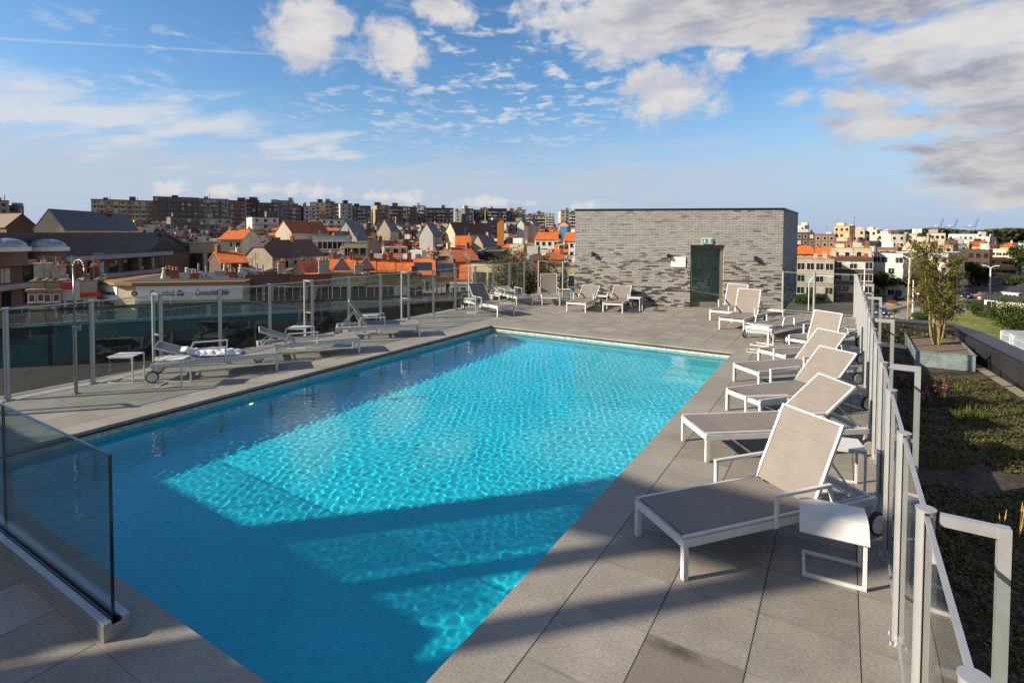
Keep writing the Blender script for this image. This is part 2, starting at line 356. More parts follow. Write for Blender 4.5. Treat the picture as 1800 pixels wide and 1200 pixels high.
# black profile below the coping
d = MB()
for a in ((PX0 + .012, PX0 + .03, PY0 + .012, PY1 - .012), (PX1 - .03, PX1 - .012, PY0 + .012, PY1 - .012), (PX0 + .03, PX1 - .03, PY0 + .012, PY0 + .03), (PX0 + .03, PX1 - .03, PY1 - .03, PY1 - .012)):
    d.box(a[0], a[1], a[2], a[3], -.062, -.0465)
tag(d.build('pool_edge_profile', BLACK), kind='structure')
def mosaic(name, hi, lo, gr):
    m_, g_, b, o = material(name)
    geo = g_.n('ShaderNodeNewGeometry'); pos = g_.n('ShaderNodeTexCoord').outputs['Object']
    sc = g_.vm('SCALE', pos, scale=1 / .042)
    fr = g_.vm('FRACTION', g_.vm('ADD', sc, (.37, .37, .37))); fx, fy, fz = g_.sep(fr); nx, ny, nz_ = g_.sep(geo.outputs['True Normal'])
    def gap(f, n_): return g_.m('MULTIPLY', g_.m('GREATER_THAN', g_.m('ABSOLUTE', g_.m('SUBTRACT', f, .5)), .445), g_.m('LESS_THAN', g_.m('ABSOLUTE', n_), .5))
    gp = g_.m('MAXIMUM', gap(fx, nx), g_.m('MAXIMUM', gap(fy, ny), gap(fz, nz_)))
    wn = g_.n('ShaderNodeTexWhiteNoise', noise_dimensions='3D'); g_.put(wn.inputs['Vector'], g_.vm('FLOOR', g_.vm('ADD', sc, (.37, .37, .37))))
    c_ = g_.mix(g_.m('POWER', wn.outputs['Value'], 1.6), hi, lo)
    big = g_.ramp(g_.noise(pos, 1.2, 3), .3, .7, .92, 1.05); c_ = g_.mix(1.0, c_, g_.comb(big, big, big), 'MULTIPLY')
    c_ = g_.mix(gp, c_, gr)
    g_.put(b.inputs['Base Color'], c_); b.inputs['Roughness'].default_value = .35; return m_
MOS_DRY = mosaic('pale_mosaic', (.62, .60, .50, 1), (.36, .38, .33, 1), (.50, .49, .42, 1))
MOS_WET = mosaic('blue_mosaic', (.012, .62, .80, 1), (.008, .50, .71, 1), (.025, .58, .76, 1))
MOS_STEP = mosaic('light_blue_mosaic', (.13, .68, .78, 1), (.07, .56, .70, 1), (.25, .70, .76, 1))
T_ = .2
sh = MB()
sh.box(PX0 - T_, PX1 + T_, PY0 - T_, PY1 + T_, PZ - T_, PZ)
sh.cur = 0
for a in ((PX0 - T_, PX0, PY0 - T_, PY1 + T_), (PX1, PX1 + T_, PY0 - T_, PY1 + T_), (PX0, PX1, PY0 - T_, PY0), (PX0, PX1, PY1, PY1 + T_)):
    sh.cur = 0; sh.box(a[0], a[1], a[2], a[3], PZ, WZ - .012); sh.cur = 1; sh.box(a[0], a[1], a[2], a[3], WZ - .012, -.052)
shell = sh.build('swimming_pool', [MOS_WET, MOS_DRY]); tag(shell, kind='structure')
# stairs in the far right corner
st = MB()
for i in range(5):
    st.box(-3.12, PX1, PY1 - .34 * (i + 1), PY1 - .34 * i - .001, PZ, -.24 - i * .19)
steps = tag(st.build('pool_steps', MOS_STEP), kind='structure')
# ---- water with real waves
import numpy as np
rg = np.random.default_rng(5)
NX, NY = 530, 820
# sheet extended unseen under the deck so caustic sunlight reaches floor near the walls
xs = np.linspace(PX0 - 1.95, PX1, NX); ys = np.linspace(PY0 - 1.95, PY1, NY); X, Y = np.meshgrid(xs, ys)
Z = np.zeros_like(X)
for k in range(52):
    lam = float(np.exp(rg.uniform(np.log(.058), np.log(.19)))); th = rg.uniform(0, 2 * pi)
    kk = 2 * pi / lam; amp = WAVE * (lam / .25) ** 2.0 * rg.uniform(.4, 1.0)
    # slowly wandering phase breaks up the repeat
    ph = 1.3 * np.sin(X * rg.uniform(.3, .9) + rg.uniform(0, 6)) + 1.3 * np.sin(Y * rg.uniform(.3, .9) + rg.uniform(0, 6))
    am = .62 + .38 * np.sin(X * rg.uniform(.8, 2.2) + rg.uniform(0, 6)) * np.sin(Y * rg.uniform(.8, 2.2) + rg.uniform(0, 6))
    Z += amp * am * np.sin(kk * (X * cos(th) + Y * sin(th)) + rg.uniform(0, 6) + ph)
calm = np.ones_like(Y)
Z = WZ + Z * calm
vs = np.stack([X, Y, Z], -1).reshape(-1, 3)
idx = np.arange(NX * NY).reshape(NY, NX)
fs = np.stack([idx[:-1, :-1], idx[:-1, 1:], idx[1:, 1:], idx[1:, :-1]], -1).reshape(-1, 4)
me = bpy.data.meshes.new('pool_water'); me.vertices.add(len(vs)); me.vertices.foreach_set('co', vs.ravel().astype(np.float32))
me.loops.add(fs.size); me.loops.foreach_set('vertex_index', fs.ravel().astype(np.int32))
me.polygons.add(len(fs)); me.polygons.foreach_set('loop_start', np.arange(0, fs.size, 4, dtype=np.int32)); me.polygons.foreach_set('loop_total', np.full(len(fs), 4, dtype=np.int32))
me.update(calc_edges=True); me.polygons.foreach_set('use_smooth', [True] * len(fs))
wm = bpy.data.materials.new('water'); wm.use_nodes = True; t = wm.node_tree; t.nodes.clear(); gw = NT(t)
gb = gw.n('ShaderNodeBsdfGlass'); gb.inputs['IOR'].default_value = 1.33; gb.inputs['Roughness'].default_value = 0; gb.inputs[0].default_value = (.93, .985, 1, 1)
t.links.new(gb.outputs[0], gw.n('ShaderNodeOutputMaterial').inputs[0])
me.materials.append(wm)
water = bpy.data.objects.new('pool_water', me); C.objects.link(water); tag(water, kind='structure')
water.cycles.is_caustics_caster = True
shell.cycles.is_caustics_receiver = True; steps.cycles.is_caustics_receiver = True
# ================================================================ deck furniture
WHITE = M('white_powder_coat', (.60, .60, .605), .38, var=.07, scale=6, bump=.03, bscale=300)
ALU = M('anodised_aluminium', (.40, .395, .39), .38, metal=.6, var=.08, scale=5, bump=.05, bscale=200)
ALUW = M('pale_aluminium', (.40, .41, .43), .35, metal=.35, var=.08, scale=6)
STEEL = M('brushed_steel', (.30, .29, .28), .35, metal=1.0, var=.1, scale=9)
RUBBER = M('black_rubber', (.012, .012, .013), .55, var=.2)
HUB = M('hub_plastic', (.62, .62, .60), .5, var=.06)
CLEAR = glass_mat('fence_glass', (.86, .90, .88))
GREENG = glass_mat('foreground_glass', (.74, .84, .84), extra=1.2)
EDGEG = M('glass_edge', (.010, .022, .026), .12, var=.1)

def fabric_mat(name, base):
    m_, g_, b, o = material(name)
    pos = g_.n('ShaderNodeTexCoord').outputs['Object']; x, y, z = g_.sep(pos)
    we = g_.n('ShaderNodeTexWave', wave_type='BANDS', bands_direction='X'); g_.put(we.inputs[0], pos); we.inputs['Scale'].default_value = 110
    we2 = g_.n('ShaderNodeTexWave', wave_type='BANDS', bands_direction='Y'); g_.put(we2.inputs[0], pos); we2.inputs['Scale'].default_value = 110
    wv = g_.m('MULTIPLY', g_.m('ADD', we.outputs[1], we2.outputs[1]), .5)
    seam = g_.m('LESS_THAN', g_.m('ABSOLUTE', g_.m('SUBTRACT', g_.m('FRACT', g_.m('DIVIDE', g_.m('ADD', y, .02), .215)), .5)), .012)
    f = g_.ramp(g_.noise(pos, 3.5, 5, .6), .3, .7, .90, 1.06)
    c_ = g_.mix(wv, tuple(v * .82 for v in base) + (1,), tuple(v * 1.12 for v in base) + (1,))
    c_ = g_.mix(1.0, c_, g_.comb(f, f, f), 'MULTIPLY'); c_ = g_.mix(g_.m('MULTIPLY', seam, .35), c_, tuple(v * .45 for v in base) + (1,))
    g_.put(b.inputs['Base Color'], c_); b.inputs['Roughness'].default_value = .75
    bp = g_.n('ShaderNodeBump'); bp.inputs['Strength'].default_value = .25; bp.inputs['Distance'].default_value = .003
    g_.put(bp.inputs['Height'], g_.m('SUBTRACT', wv, g_.m('MULTIPLY', seam, 2.0))); g_.put(b.inputs['Normal'], bp.outputs[0]); return m_
FAB = fabric_mat('taupe_mesh_fabric', (.225, .20, .182))

HW = .315     # half width of the frame
def sling(y0, y1, z, sag, name, parent, n=14):
    """fabric stretched across the rails, sagging a little in the middle, with thickness"""
    mb = MB(); m_ = 8; w = HW - .018
    vs = []
    for j in range(n + 1):
        for i in range(m_ + 1):
            u = i / m_ * 2 - 1; v = j / n
            vs.append((u * w, y0 + (y1 - y0) * v, z - sag * (1 - u * u) * sin(pi * v) ** .5 if 0 < v < 1 else z))
    k = len(vs); vs += [(a, b, c - .007) for a, b, c in vs]
    fs = []
    for j in range(n):
        for i in range(m_):
            a = j * (m_ + 1) + i; q = (a, a + 1, a + m_ + 2, a + m_ + 1); fs.append(q); fs.append(tuple(x + k for x in q[::-1]))
    mb.add(vs, fs); return mb.build(name, FAB, parent, smooth=True)
def make_lounger():
    r = empty('sun_lounger', (0, 0, 0))
    f = MB()
    for s in (-1, 1):
        f.box(s * HW - .018, s * HW + .018, 0, 2.02, .248, .312)
        f.box(s * HW - .012, s * HW + .012, .01, 1.29, .318, .336)
    for y in (0, 1.98): f.box(-HW + .018, HW - .018, y, y + .036, .25, .310)
    f.box(-HW + .018, HW - .018, 1.24, 1.262, .25, .28); f.box(-HW + .018, HW - .018, .62, .64, .252, .275)
    f.box(-.008 - HW + .04, -HW + .05, 1.3, 1.98, .30, .316); f.box(HW - .05, HW - .032, 1.3, 1.98, .30, .316)
    for k in range(4):
        for s in (-1, 1): f.cyl((s * (HW - .041), 1.46 + k * .11, .316), (s * (HW - .041), 1.46 + k * .11, .332), .011, n=8)
    f.build('frame', WHITE, r, bevel=.003)
    for s in (-1, 1):
        MB().box(s * HW - .021, s * HW + .021, .002, .046, 0, .25).build('leg', WHITE, r, bevel=.003)
        MB().box(s * HW - .018, s * HW + .018, 1.955, 2.0, .085, .248).build('leg', WHITE, r, bevel=.003)
        xo = s * (HW + .04)
        w = MB().cyl((xo - .019, 1.985, .1), (xo + .019, 1.985, .1), .1, n=28).build('wheel', RUBBER, r, smooth=False, bevel=.006)
        MB().cyl((xo - .022, 1.985, .1), (xo + .022, 1.985, .1), .080, n=24).build('hub', HUB, w, bevel=.003)
        a = MB(); x = s * (HW + .036)
        a.beam((x, .87, .262), (x, .87, .505), .026, .034); a.beam((x, .853, .518), (x, 1.44, .518), .034, .026)
        a.beam((x, 1.43, .505), (x - s * .01, 1.50, .30), .026, .030); a.box(min(x, x - s * .03), max(x, x - s * .03), .853, .887, .25, .275)
        a.build('armrest', WHITE, r, bevel=.003)
    sling(.03, 1.285, .333, .012, 'seat', r)
    b = sling(.0, .70, .0, .008, 'backrest', r, 8); b.location = (0, 1.30, .338)
    bf = MB()
    for s in (-1, 1): bf.box(s * (HW - .006) - .013, s * (HW - .006) + .013, -.01, .72, -.018, .010)
    bf.box(-HW + .012, HW - .012, .704, .722, -.016, .006); bf.box(-HW + .012, HW - .012, .42, .44, -.03, -.016)
    bf.build('back_frame', WHITE, b, bevel=.002)
    return r
def set_back(r, ang):
    b = [c_ for c_ in r.children if c_.name.startswith('backrest')][0]
    b.rotation_euler.x = R(ang)
    a = R(ang)
    if ang > 5:      # prop bars between the back frame and the rails
        yb, zb = 1.30 + .43 * cos(a) + .035 * sin(a), .338 + .43 * sin(a) - .035 * cos(a); m_ = MB()
        ye = min(1.93, yb + .22 + .1 * sin(a))
        for s in (-1, 1):
            m_.beam((s * .24, yb, zb), (s * .265, ye, .318), .014); m_.beam((s * .20, yb + .01, zb - .03), (s * .25, 1.42, .29), .010)
        m_.beam((-.27, ye, .318), (.27, ye, .318), .012)
        m_.build('back_prop', WHITE, r)
LG = 'sun loungers set out round the pool'
loungers = [
 # foot centre, heading, back angle, label
 (-1.23, 4.27, 39.1, 64, 'nearest sun lounger, its seat half in shadow and back raised steeply'),
 (-1.49, 6.60, 52.0, 41, 'sun lounger directly behind the nearest one, its taupe seat in full sun'),
 (-1.18, 8.20, 38.9, 44, 'third sun lounger counting away from the camera along the right fence, back half raised'),
 (-1.38, 9.90, 44.0, 48, 'fourth sun lounger from the camera along the right fence, foot close to the pool steps'),
 (-1.15, 11.5, 37.0, 72, 'fifth sun lounger along the right fence, steep upright back against the fence corner'),
 (-.74, 13.15, 22.0, 3, 'flat sun lounger squeezed behind the upright fifth one near the fence corner'),
 (-1.06, 16.3, 199.5, 3, 'flat sun lounger with its wheels towards the pool corner beside the two little tables'),
 (-2.52, 15.40, 8.0, 66, 'right one of the touching upright pair of sun loungers in front of the glass door'),
 (-3.06, 16.85, 8.0, 66, 'left rear one of the touching upright pair of sun loungers before the door'),
 (-6.38, 16.73, -10.0, 32, 'right one of two half raised sun loungers along the brick wall'),
 (-7.44, 16.20, -8.0, 32, 'left one of two half raised sun loungers along the brick wall'),
 (-8.84, 17.13, -31.0, 80, 'sun lounger with bolt upright back facing the pool, standing before the bamboo'),
 (-9.66, 16.70, -59.3, 14, 'sun lounger lying almost flat by the back fence, left of the bolt upright one'),
 (-8.90, 14.24, -68.2, 52, 'sun lounger turned sideways with raised dark back at the far left pool corner'),
 (-9.18, 10.50, 223.0, 55, 'sun lounger on the left side with steeply raised black back and tall white prop bars'),
 (-9.10, 8.37, 212.7, 22, 'middle sun lounger of the left side, low dark headrest, no towel'),
 (-9.28, 6.51, 212.7, 21, 'sun lounger on the left side with a crumpled white towel lying on it'),
]
proto = make_lounger()
trees_l = []
for i, (x, y, az, ang, lab) in enumerate(loungers):
    o = proto if i == 0 else copy_tree(proto)
    trees_l.append((o, x, y, az, ang, lab))
for o, x, y, az, ang, lab in trees_l:
    o.location = (x, y, .001); o.rotation_euler.z = -R(az); tag(o, lab, 'sun lounger', LG); set_back(o, ang)

# ---- side tables: a tray on a C shaped frame
def make_table():
    r = empty('side_table', (0, 0, 0))
    MB().box(-.21, .21, -.17, .17, .452, .468).build('table_top', WHITE, r, bevel=.003)
    b = MB(); t_ = .022
    for s in (-1, 1): b.box(.188, .210, s * .16 - t_ / 2, s * .16 + t_ / 2, .0, .45)
    for s in (-1, 1): b.box(-.21, .188, s * .16 - t_ / 2, s * .16 + t_ / 2, 0, t_)
    b.box(-.21, -.188, -.149, .149, 0, t_)
    for s in (-1, 1): b.box(-.19, .188, s * .16 - .009, s * .16 + .009, .433, .45)
    b.build('base_frame', WHITE, r, bevel=.002); return r
tp = make_table(); TG = 'little white side tables between the loungers'
tabs = [
 (.0, 6.44, 12, 'white side table standing behind the raised back of the nearest lounger'),
 (-1.58, 13.78, -12, 'white side table with the higher top, behind the other one beside the pool corner'),
 (-1.58, 12.95, 8, 'white side table nearest the far right pool corner, its frame open to the left'),
 (-1.56, 16.85, -10, 'white side table beyond the upright lounger pair, close to the glass and brick corner'),
 (-10.55, 4.47, 35, 'white side table against the left fence beside the shower pole'),
 (-9.62, 4.78, 38, 'white side table in front of the wheel of the towel lounger'),
 (-10.38, 7.85, 30, 'white side table between the towel lounger and the middle one on the left side'),
 (-10.38, 9.98, 30, 'white side table by the left fence behind the steeply raised black lounger back'),
 (-10.26, 14.22, 25, 'white side table by the wheel of the sideways lounger at the far left corner'),
 (-10.55, 17.15, 20, 'white side table by the back left fence behind the sideways lounger'),
 (-8.98, 18.55, 40, 'white side table to the right of the bolt upright lounger in the corner'),
 (-6.98, 17.38, 3, 'white side table between the two half raised loungers at the brick wall'),
 (-5.88, 17.48, 3, 'white side table right of both half raised loungers at the brick wall'),
]
tl = [tp if i == 0 else copy_tree(tp) for i in range(len(tabs))]
for o, (x, y, rz, lab) in zip(tl, tabs): o.location = (x, y, .001); o.rotation_euler.z = R(rz); tag(o, lab, 'side table', TG)
# the nearest table has a tray with its front bent down
r = empty('side_table', (-.03, 4.80, .001), R(4), 'white side table with rounded bent front edge at the right of the nearest lounger', 'side table', TG)
mb = MB(); prof = [(.19, .455), (.02, .472), (-.06, .475), (-.10, .468), (-.13, .45), (-.165, .405), (-.20, .352)]
vs = []; fs = []
for x in (-.225, .225):
    for (y, z) in prof: vs.append((x, y, z))
    for (y, z) in prof: vs.append((x, y + .006, z - .009))
n_ = len(prof)
for i in range(n_ - 1):
    fs.append((i, i + 1, 2 * n_ + i + 1, 2 * n_ + i)); fs.append((n_ + i, 3 * n_ + i, 3 * n_ + i + 1, n_ + i + 1))
    fs.append((i, n_ + i, n_ + i + 1, i + 1)); fs.append((2 * n_ + i, 2 * n_ + i + 1, 3 * n_ + i + 1, 3 * n_ + i))
fs.append((n_ - 1, 2 * n_ - 1, 4 * n_ - 1, 3 * n_ - 1)); fs.append((0, 2 * n_, 3 * n_, n_))
mb.add(vs, fs); fix(mb.build('table_top', WHITE, r))
b = MB()
for s in (-1, 1):
    b.box(.188, .214, s * .165 - .012, s * .165 + .012, 0, .45 if s > 0 else .36); b.box(-.20, .188, s * .165 - .012, s * .165 + .012, 0, .024)
b.box(-.20, -.176, -.153, .153, 0, .024); b.box(-.20, .188, .150, .170, .43, .45)
b.build('base_frame', WHITE, r, bevel=.002)

# ---- towel on the left lounger
tw = MB(); n1, n2 = 46, 26; vs = []
for j in range(n2 + 1):
    for i in range(n1 + 1):
        u = i / n1; v = j / n2
        p = Vector((u * 3.1, v * 1.7, 3.3))
        h_ = .035 + .075 * abs(mnoise.noise(p * 1.6)) + .05 * mnoise.noise(p * 3.4 + Vector((5, 1, 0))) + .02 * mnoise.noise(p * 9)
        ed = min(u, 1 - u, v, 1 - v) * 9; h_ = max(h_, .012) * min(1, ed + .15)
        wob = .05 * mnoise.noise(Vector((u * 4, 7, v * 3)))
        yy = .62 + u * .98 + .5 * wob
        back = max(0, yy - 1.30) * tan(R(21))
        vs.append((-.30 + v * .42 + wob + .16 * u, yy, .345 + back + h_))
fs = [(j * (n1 + 1) + i, j * (n1 + 1) + i + 1, (j + 1) * (n1 + 1) + i + 1, (j + 1) * (n1 + 1) + i) for j in range(n2) for i in range(n1)]
tw.add(vs, fs)
TOW = M('towel_cotton', (.74, .74, .84), .95, var=.04, scale=9, bump=.5, bscale=260)
to = tw.build('towel', TOW, smooth=True); to.location = (-9.28, 6.51, 0); to.rotation_euler.z = -R(212.7)
sm = to.modifiers.new('s', 'SOLIDIFY'); sm.thickness = .006
tag(to, 'crumpled white towel thrown over the left sun lounger', 'towel')

# ---- outdoor shower by the left fence
sh_ = empty('outdoor_shower', (-10.40, 3.69, 0), 0, 'slim steel outdoor shower pole with curved neck by the left fence', 'shower')
MB().cyl((0, 0, 0), (0, 0, 1.02), .026, n=16).cyl((0, 0, 0), (0, 0, .012), .06, n=20).build('lower_pole', STEEL, sh_, smooth=False)
dx_ = Vector((cos(yaw), sin(yaw), 0))
pts = [Vector((0, 0, 1.02)), Vector((0, 0, 2.02))] + [Vector((0, 0, 2.03)) + dx_ * (.085 - .085 * cos(t)) + Vector((0, 0, .11 * sin(t))) for t in [pi * k / 9 for k in range(1, 10)]] + [dx_ * .18 + Vector((0, 0, 1.86))]
MB().tube(pts, .0125, 12).build('neck', STEEL, sh_, smooth=True)
e = pts[-1]; MB().cyl(e, e - Vector((0, 0, .035)), .02, .055, 18).cyl(e - Vector((0, 0, .035)), e - Vector((0, 0, .05)), .058, n=18).build('shower_head', STEEL, sh_)
MB().cyl((0, 0, 1.0), (0, 0, 1.09), .034, n=14).cyl(-dx_ * .02 + Vector((0, 0, 1.05)), dx_ * .09 + Vector((0, 0, 1.05)), .017, n=10).cyl(dx_ * .085 + Vector((0, 0, 1.02)), dx_ * .085 + Vector((0, 0, 1.10)), .02, n=10).build('mixer_tap', STEEL, sh_)

# ---- glass fences round the deck
FH = 1.395
def make_post():
    r = empty('p', (0, 0, 0))
    return r
def fence(name, pts, label, brackets=(), outward=(1, 0, 0), glass=CLEAR, FH=1.345):
    """posts at pts; panes, grooves and base plates are parts; brackets: indices of posts with an outer stay"""
    root = empty(name, (pts[0][0], pts[0][1], 0), 0, label, 'glass fence'); O_ = Vector((pts[0][0], pts[0][1], 0)); ow = Vector(outward)
    P = [Vector((p[0], p[1], 0)) - O_ for p in pts]
    for i, p in enumerate(P):
        q = P[min(i + 1, len(P) - 1)] - P[max(i - 1, 0)]; q.normalize()
        po = MB().cyl(p, p + Vector((0, 0, FH)), .037, n=20)
        po.cyl(p + Vector((0, 0, FH)), p + Vector((0, 0, FH + .006)), .041, n=20)
        po = po.build('post', ALUW, root)
        gr = MB()
        for s in (-1, 1):
            c_ = p + q * (s * .0345); gr.beam(c_ + Vector((0, 0, .02)), c_ + Vector((0, 0, FH - .004)), .017, .009, up=q)
        gr.build('groove', BLACK, po)
        bpz = MB(); n2 = Vector((-q.y, q.x, 0))
        M_ = Matrix(((q.x, n2.x, 0, p.x), (q.y, n2.y, 0, p.y), (0, 0, 1, 0), (0, 0, 0, 1)))
        bpz.box(-.075, .075, -.06, .06, .0, .009, M_)
        for sx in (-1, 1):
            for sy in (-1, 1): bpz.cyl(M_ @ Vector((sx * .056, sy * .042, .009)), M_ @ Vector((sx * .056, sy * .042, .022)), .008, n=6)
        bpz.build('base_plate', ALU, po)
        if i in brackets:
            a = p + ow * .05; b_ = p + ow * .27; st_ = MB()
            st_.beam(a + Vector((0, 0, FH - .03)), b_ + Vector((0, 0, FH - .03)), .035, .05); st_.beam(b_ + Vector((0, 0, FH - .004)), b_ + Vector((0, 0, -.75)), .045, .045)
            st_.beam(a + Vector((0, 0, .62)), b_ + Vector((0, 0, .62)), .02, .03)
            st_.build('outer_stay', ALUW, root)
    for a, b_ in zip(P, P[1:]):
        q = (b_ - a).normalized(); a2 = a + q * .03; b2 = b_ - q * .03
        MB().beam(a2 + Vector((0, 0, (.06 + FH - .03) / 2)), b2 + Vector((0, 0, (.06 + FH - .03) / 2)), .010, FH - .09).build('pane', glass, root)
        MB().beam(a2 + Vector((0, 0, FH - .022)), b2 + Vector((0, 0, FH - .022)), .020, .016).build('top_rail', ALUW, root)
        MB().beam(a2 + Vector((0, 0, .055)), b2 + Vector((0, 0, .055)), .022, .014).build('bottom_rail', ALUW, root)
    return root
rp = [(.334 + .004 * min(13, 1.96 + 1.11 * k), 1.96 + 1.11 * k) for k in range(16)]
rp.append((.386, 19.98))
fence('glass_fence', rp, 'glass fence with white round posts running along the right side behind the loungers', (1, 4, 7, 10, 13), (1, 0, 0))
fence('glass_fence', [(.34, 20.02), (-.78, 20.10), (-1.70, 20.18)], 'short glass fence closing the gap between the brick building and the right corner', (), (0, 1, 0))
lp = [(-11.05, 5.27 + 1.148 * k) for k in range(-3, 13)]
lp[0] = (-10.86, 1.85); lp[1] = (-10.87, 2.99); lp[2] = (-10.88, 4.10)
fence('glass_fence', lp, 'long glass fence with grey posts along the left side of the pool deck', (0, 3, 6, 9, 12), (-1, 0, 0), FH=1.42)
fence('glass_fence', [(-11.02, 20.2), (-9.95, 20.35), (-8.9, 20.5)], 'tall framed glass fence in the back left corner before the bamboo', (), (0, 1, 0), FH=1.42)
# ---- frameless balustrade in the foreground
r = empty('glass_balustrade', (-3.93, 1.585, 0), 0, 'frameless glass balustrade in a steel channel in the left foreground', 'glass balustrade')
b = MB(); b.box(-14, 0, -.075, -.028, 0, .115); b.box(-14, 0, .028, .075, 0, .115); b.box(-14, 0, -.028, .028, 0, .02); b.box(-.004, 0.0, -.028, .028, .02, .09)
b.build('steel_channel', ALU, r, bevel=.002)
for a, c_ in ((-1.93, -.055), (-3.84, -1.94), (-5.75, -3.85)):
    p = MB().box(a, c_, -.0095, .0095, .03, 1.165).build('pane', GREENG, r)
    e = MB(); e.box(c_, c_ + .004, -.0098, .0098, .03, 1.169); e.box(a, c_, -.0098, .0098, 1.165, 1.169)
    e.build('pane_edge', EDGEG, p)
MB().box(-14, -.02, -.026, -.012, .02, .118).box(-14, -.02, .012, .026, .02, .118).build('rubber_seal', BLACK, r)

# ---- lamps in the pool wall
LAMPG = bpy.data.materials.new('pool_lamp_glow'); LAMPG.use_nodes = True
_b = LAMPG.node_tree.nodes['Principled BSDF']; _b.inputs['Base Color'].default_value = (.8, .8, .7, 1); _b.inputs['Emission Color'].default_value = (1, .8, .35, 1); _b.inputs['Emission Strength'].default_value = 2.5
def pool_lamp(y, lab, lit):
    r = empty('pool_lamp', (PX0, y, -.55), 0, lab, 'pool lamp', 'round lamps set into the left pool wall')
    MB().cyl((.001, 0, 0), (.025, 0, 0), .13, n=24).build('lamp_rim', M('lamp_rim', (.30, .75, .78), .4, var=.05), r)
    MB().cyl((.026, 0, 0), (.032, 0, 0), .03, n=16).build('lamp_lens', LAMPG if lit else M('lamp_lens', (.5, .8, .8), .2), r)
pool_lamp(5.35, 'round pool lamp glowing yellow under water in the left pool wall', True)
pool_lamp(2.45, 'unlit round pool lamp under water behind the foreground glass', False)
# ================================================================ roof of our own building around the deck
GZ = -14.0        # street level
DARKW = M('dark_wall', (.022, .023, .027), .55, var=.25, scale=2, bump=.1)
COPING = M('black_aluminium_coping', (.018, .019, .024), .42, var=.15, scale=3)
SOIL = M('garden_soil', (.085, .062, .040), .95, var=.45, scale=4, bump=.8, bscale=30, var2=.5)
GRAVEL = M('pale_gravel', (.42, .34, .24), .9, var=.35, scale=30, bump=1.0, bscale=60, var2=.5)
GALV = M('galvanised_steel', (.40, .47, .50), .42, metal=.35, var=.22, scale=5, bump=.05, bscale=60, var2=.2)
MULCH = M('brown_mulch', (.27, .19, .125), .95, var=.35, scale=22, bump=1.0, bscale=70, var2=.6)
GA = -1.15
# inner coping line of the right parapet, far corner, and the curved left parapet
CR = [onz(1690, 582, -.4), onz(1800, 636, -.4)]
dR = (CR[1] - CR[0]).normalized(); cr0 = CR[0]; cr1 = CR[0] + dR * 40
nR = Vector((-dR.y, dR.x, 0)); nR = nR if nR.x > 0 else -nR
bk = [onz(1545, 562, -.4), onz(1676, 572, -.4)]
dB = (bk[0] - bk[1]).normalized(); bl = bk[1] + dB * 9.0
lpar = [onz(px_, py_, 0.0) for px_, py_ in ((-160, 579), (0, 573.5), (160, 566), (340, 556.5), (520, 547.4), (640, 540), (720, 533), (785, 526.5), (860, 519))]
roof = MB()
outl = [(lp_.x, lp_.y) for lp_ in lpar] + [(-9.5, 27), (bl.x, bl.y + .3), (cr0.x + .3, cr0.y + .6), (cr1.x + .4, cr1.y)] + [(-16, -18)]
roof.poly(outl, GZ, -1.75)
rb = tag(fix(roof.build('roof_building', [M('building_wall', (.25, .24, .23), .8)])), 'our own building carrying the pool deck and the roof garden', 'building')
SB = tag(MB().poly([(XR + .02, YN), (cr1.x, cr1.y), (cr0.x, cr0.y), (bl.x, bl.y), (-1.6, 22.6), (-1.6, YF + .02), (XR + .02, YF + .02)], -1.745, GA + .01).build('garden_soil', SOIL), kind='structure')
tag(MB().poly([(lpar[0].x, -6), ] + [(q.x, q.y) for q in lpar] + [(-9.5, 26), (-8.5, 24.1), (XL - .02, 24.1), (XL - .02, -6)], -1.745, GA + .008).build('bitumen_roof', M('bitumen', (.014, .015, .019), .8, var=.3, scale=1.5)), kind='structure')
# plinth of the deck
pb = MB(); pb.box(XL, XL + .15, YN, 24, GA + .005, -.052); pb.box(XR - .15, XR, YN, YF, GA + .005, -.052); pb.box(-1.6, XR - .15, YF - .15, YF, GA + .005, -.052)
tag(pb.build('deck_plinth', DARKW), kind='structure')
def parapet(name, pts, z0, z1, wall_t, cop_w, inward, label):
    r = empty(name, tuple(pts[0]), 0, label, 'parapet'); o_ = Vector(pts[0]); o_.z = 0; r.location = o_
    w_ = MB(); c_ = MB()
    P = [Vector((p.x, p.y, 0)) - o_ for p in pts]
    nrm_ = []
    for i in range(len(P)):
        q = (P[min(i + 1, len(P) - 1)] - P[max(i - 1, 0)]).normalized(); n_ = Vector((q.y, -q.x, 0))
        if n_.dot(inward) > 0: n_ = -n_
        nrm_.append(n_)
    for k in range(len(P) - 1):
        a, b_ = P[k], P[k + 1]; na, nb = nrm_[k], nrm_[k + 1]
        for mbx, t0, t1, za, zb in ((w_, .03, wall_t, z0, z1 - .04), (c_, 0, cop_w, z1 - .04, z1)):
            v = [a + na * t0, b_ + nb * t0, b_ + nb * t1, a + na * t1]
            mbx.add([(p.x, p.y, za) for p in v] + [(p.x, p.y, zb) for p in v], [(3, 2, 1, 0), (4, 5, 6, 7), (0, 1, 5, 4), (1, 2, 6, 5), (2, 3, 7, 6), (3, 0, 4, 7)])
    fix(w_.build('wall', DARKW, r)); fix(c_.build('coping', COPING, r)); return r
parapet('parapet', [bl, bk[1] + (cr0 - bk[1]) * .0, cr0, cr0 + dR * 12, cr1], GA, -.4, .5, .56, Vector((-1, -1, 0)), 'long black parapet with wide coping along the right edge of the roof garden')
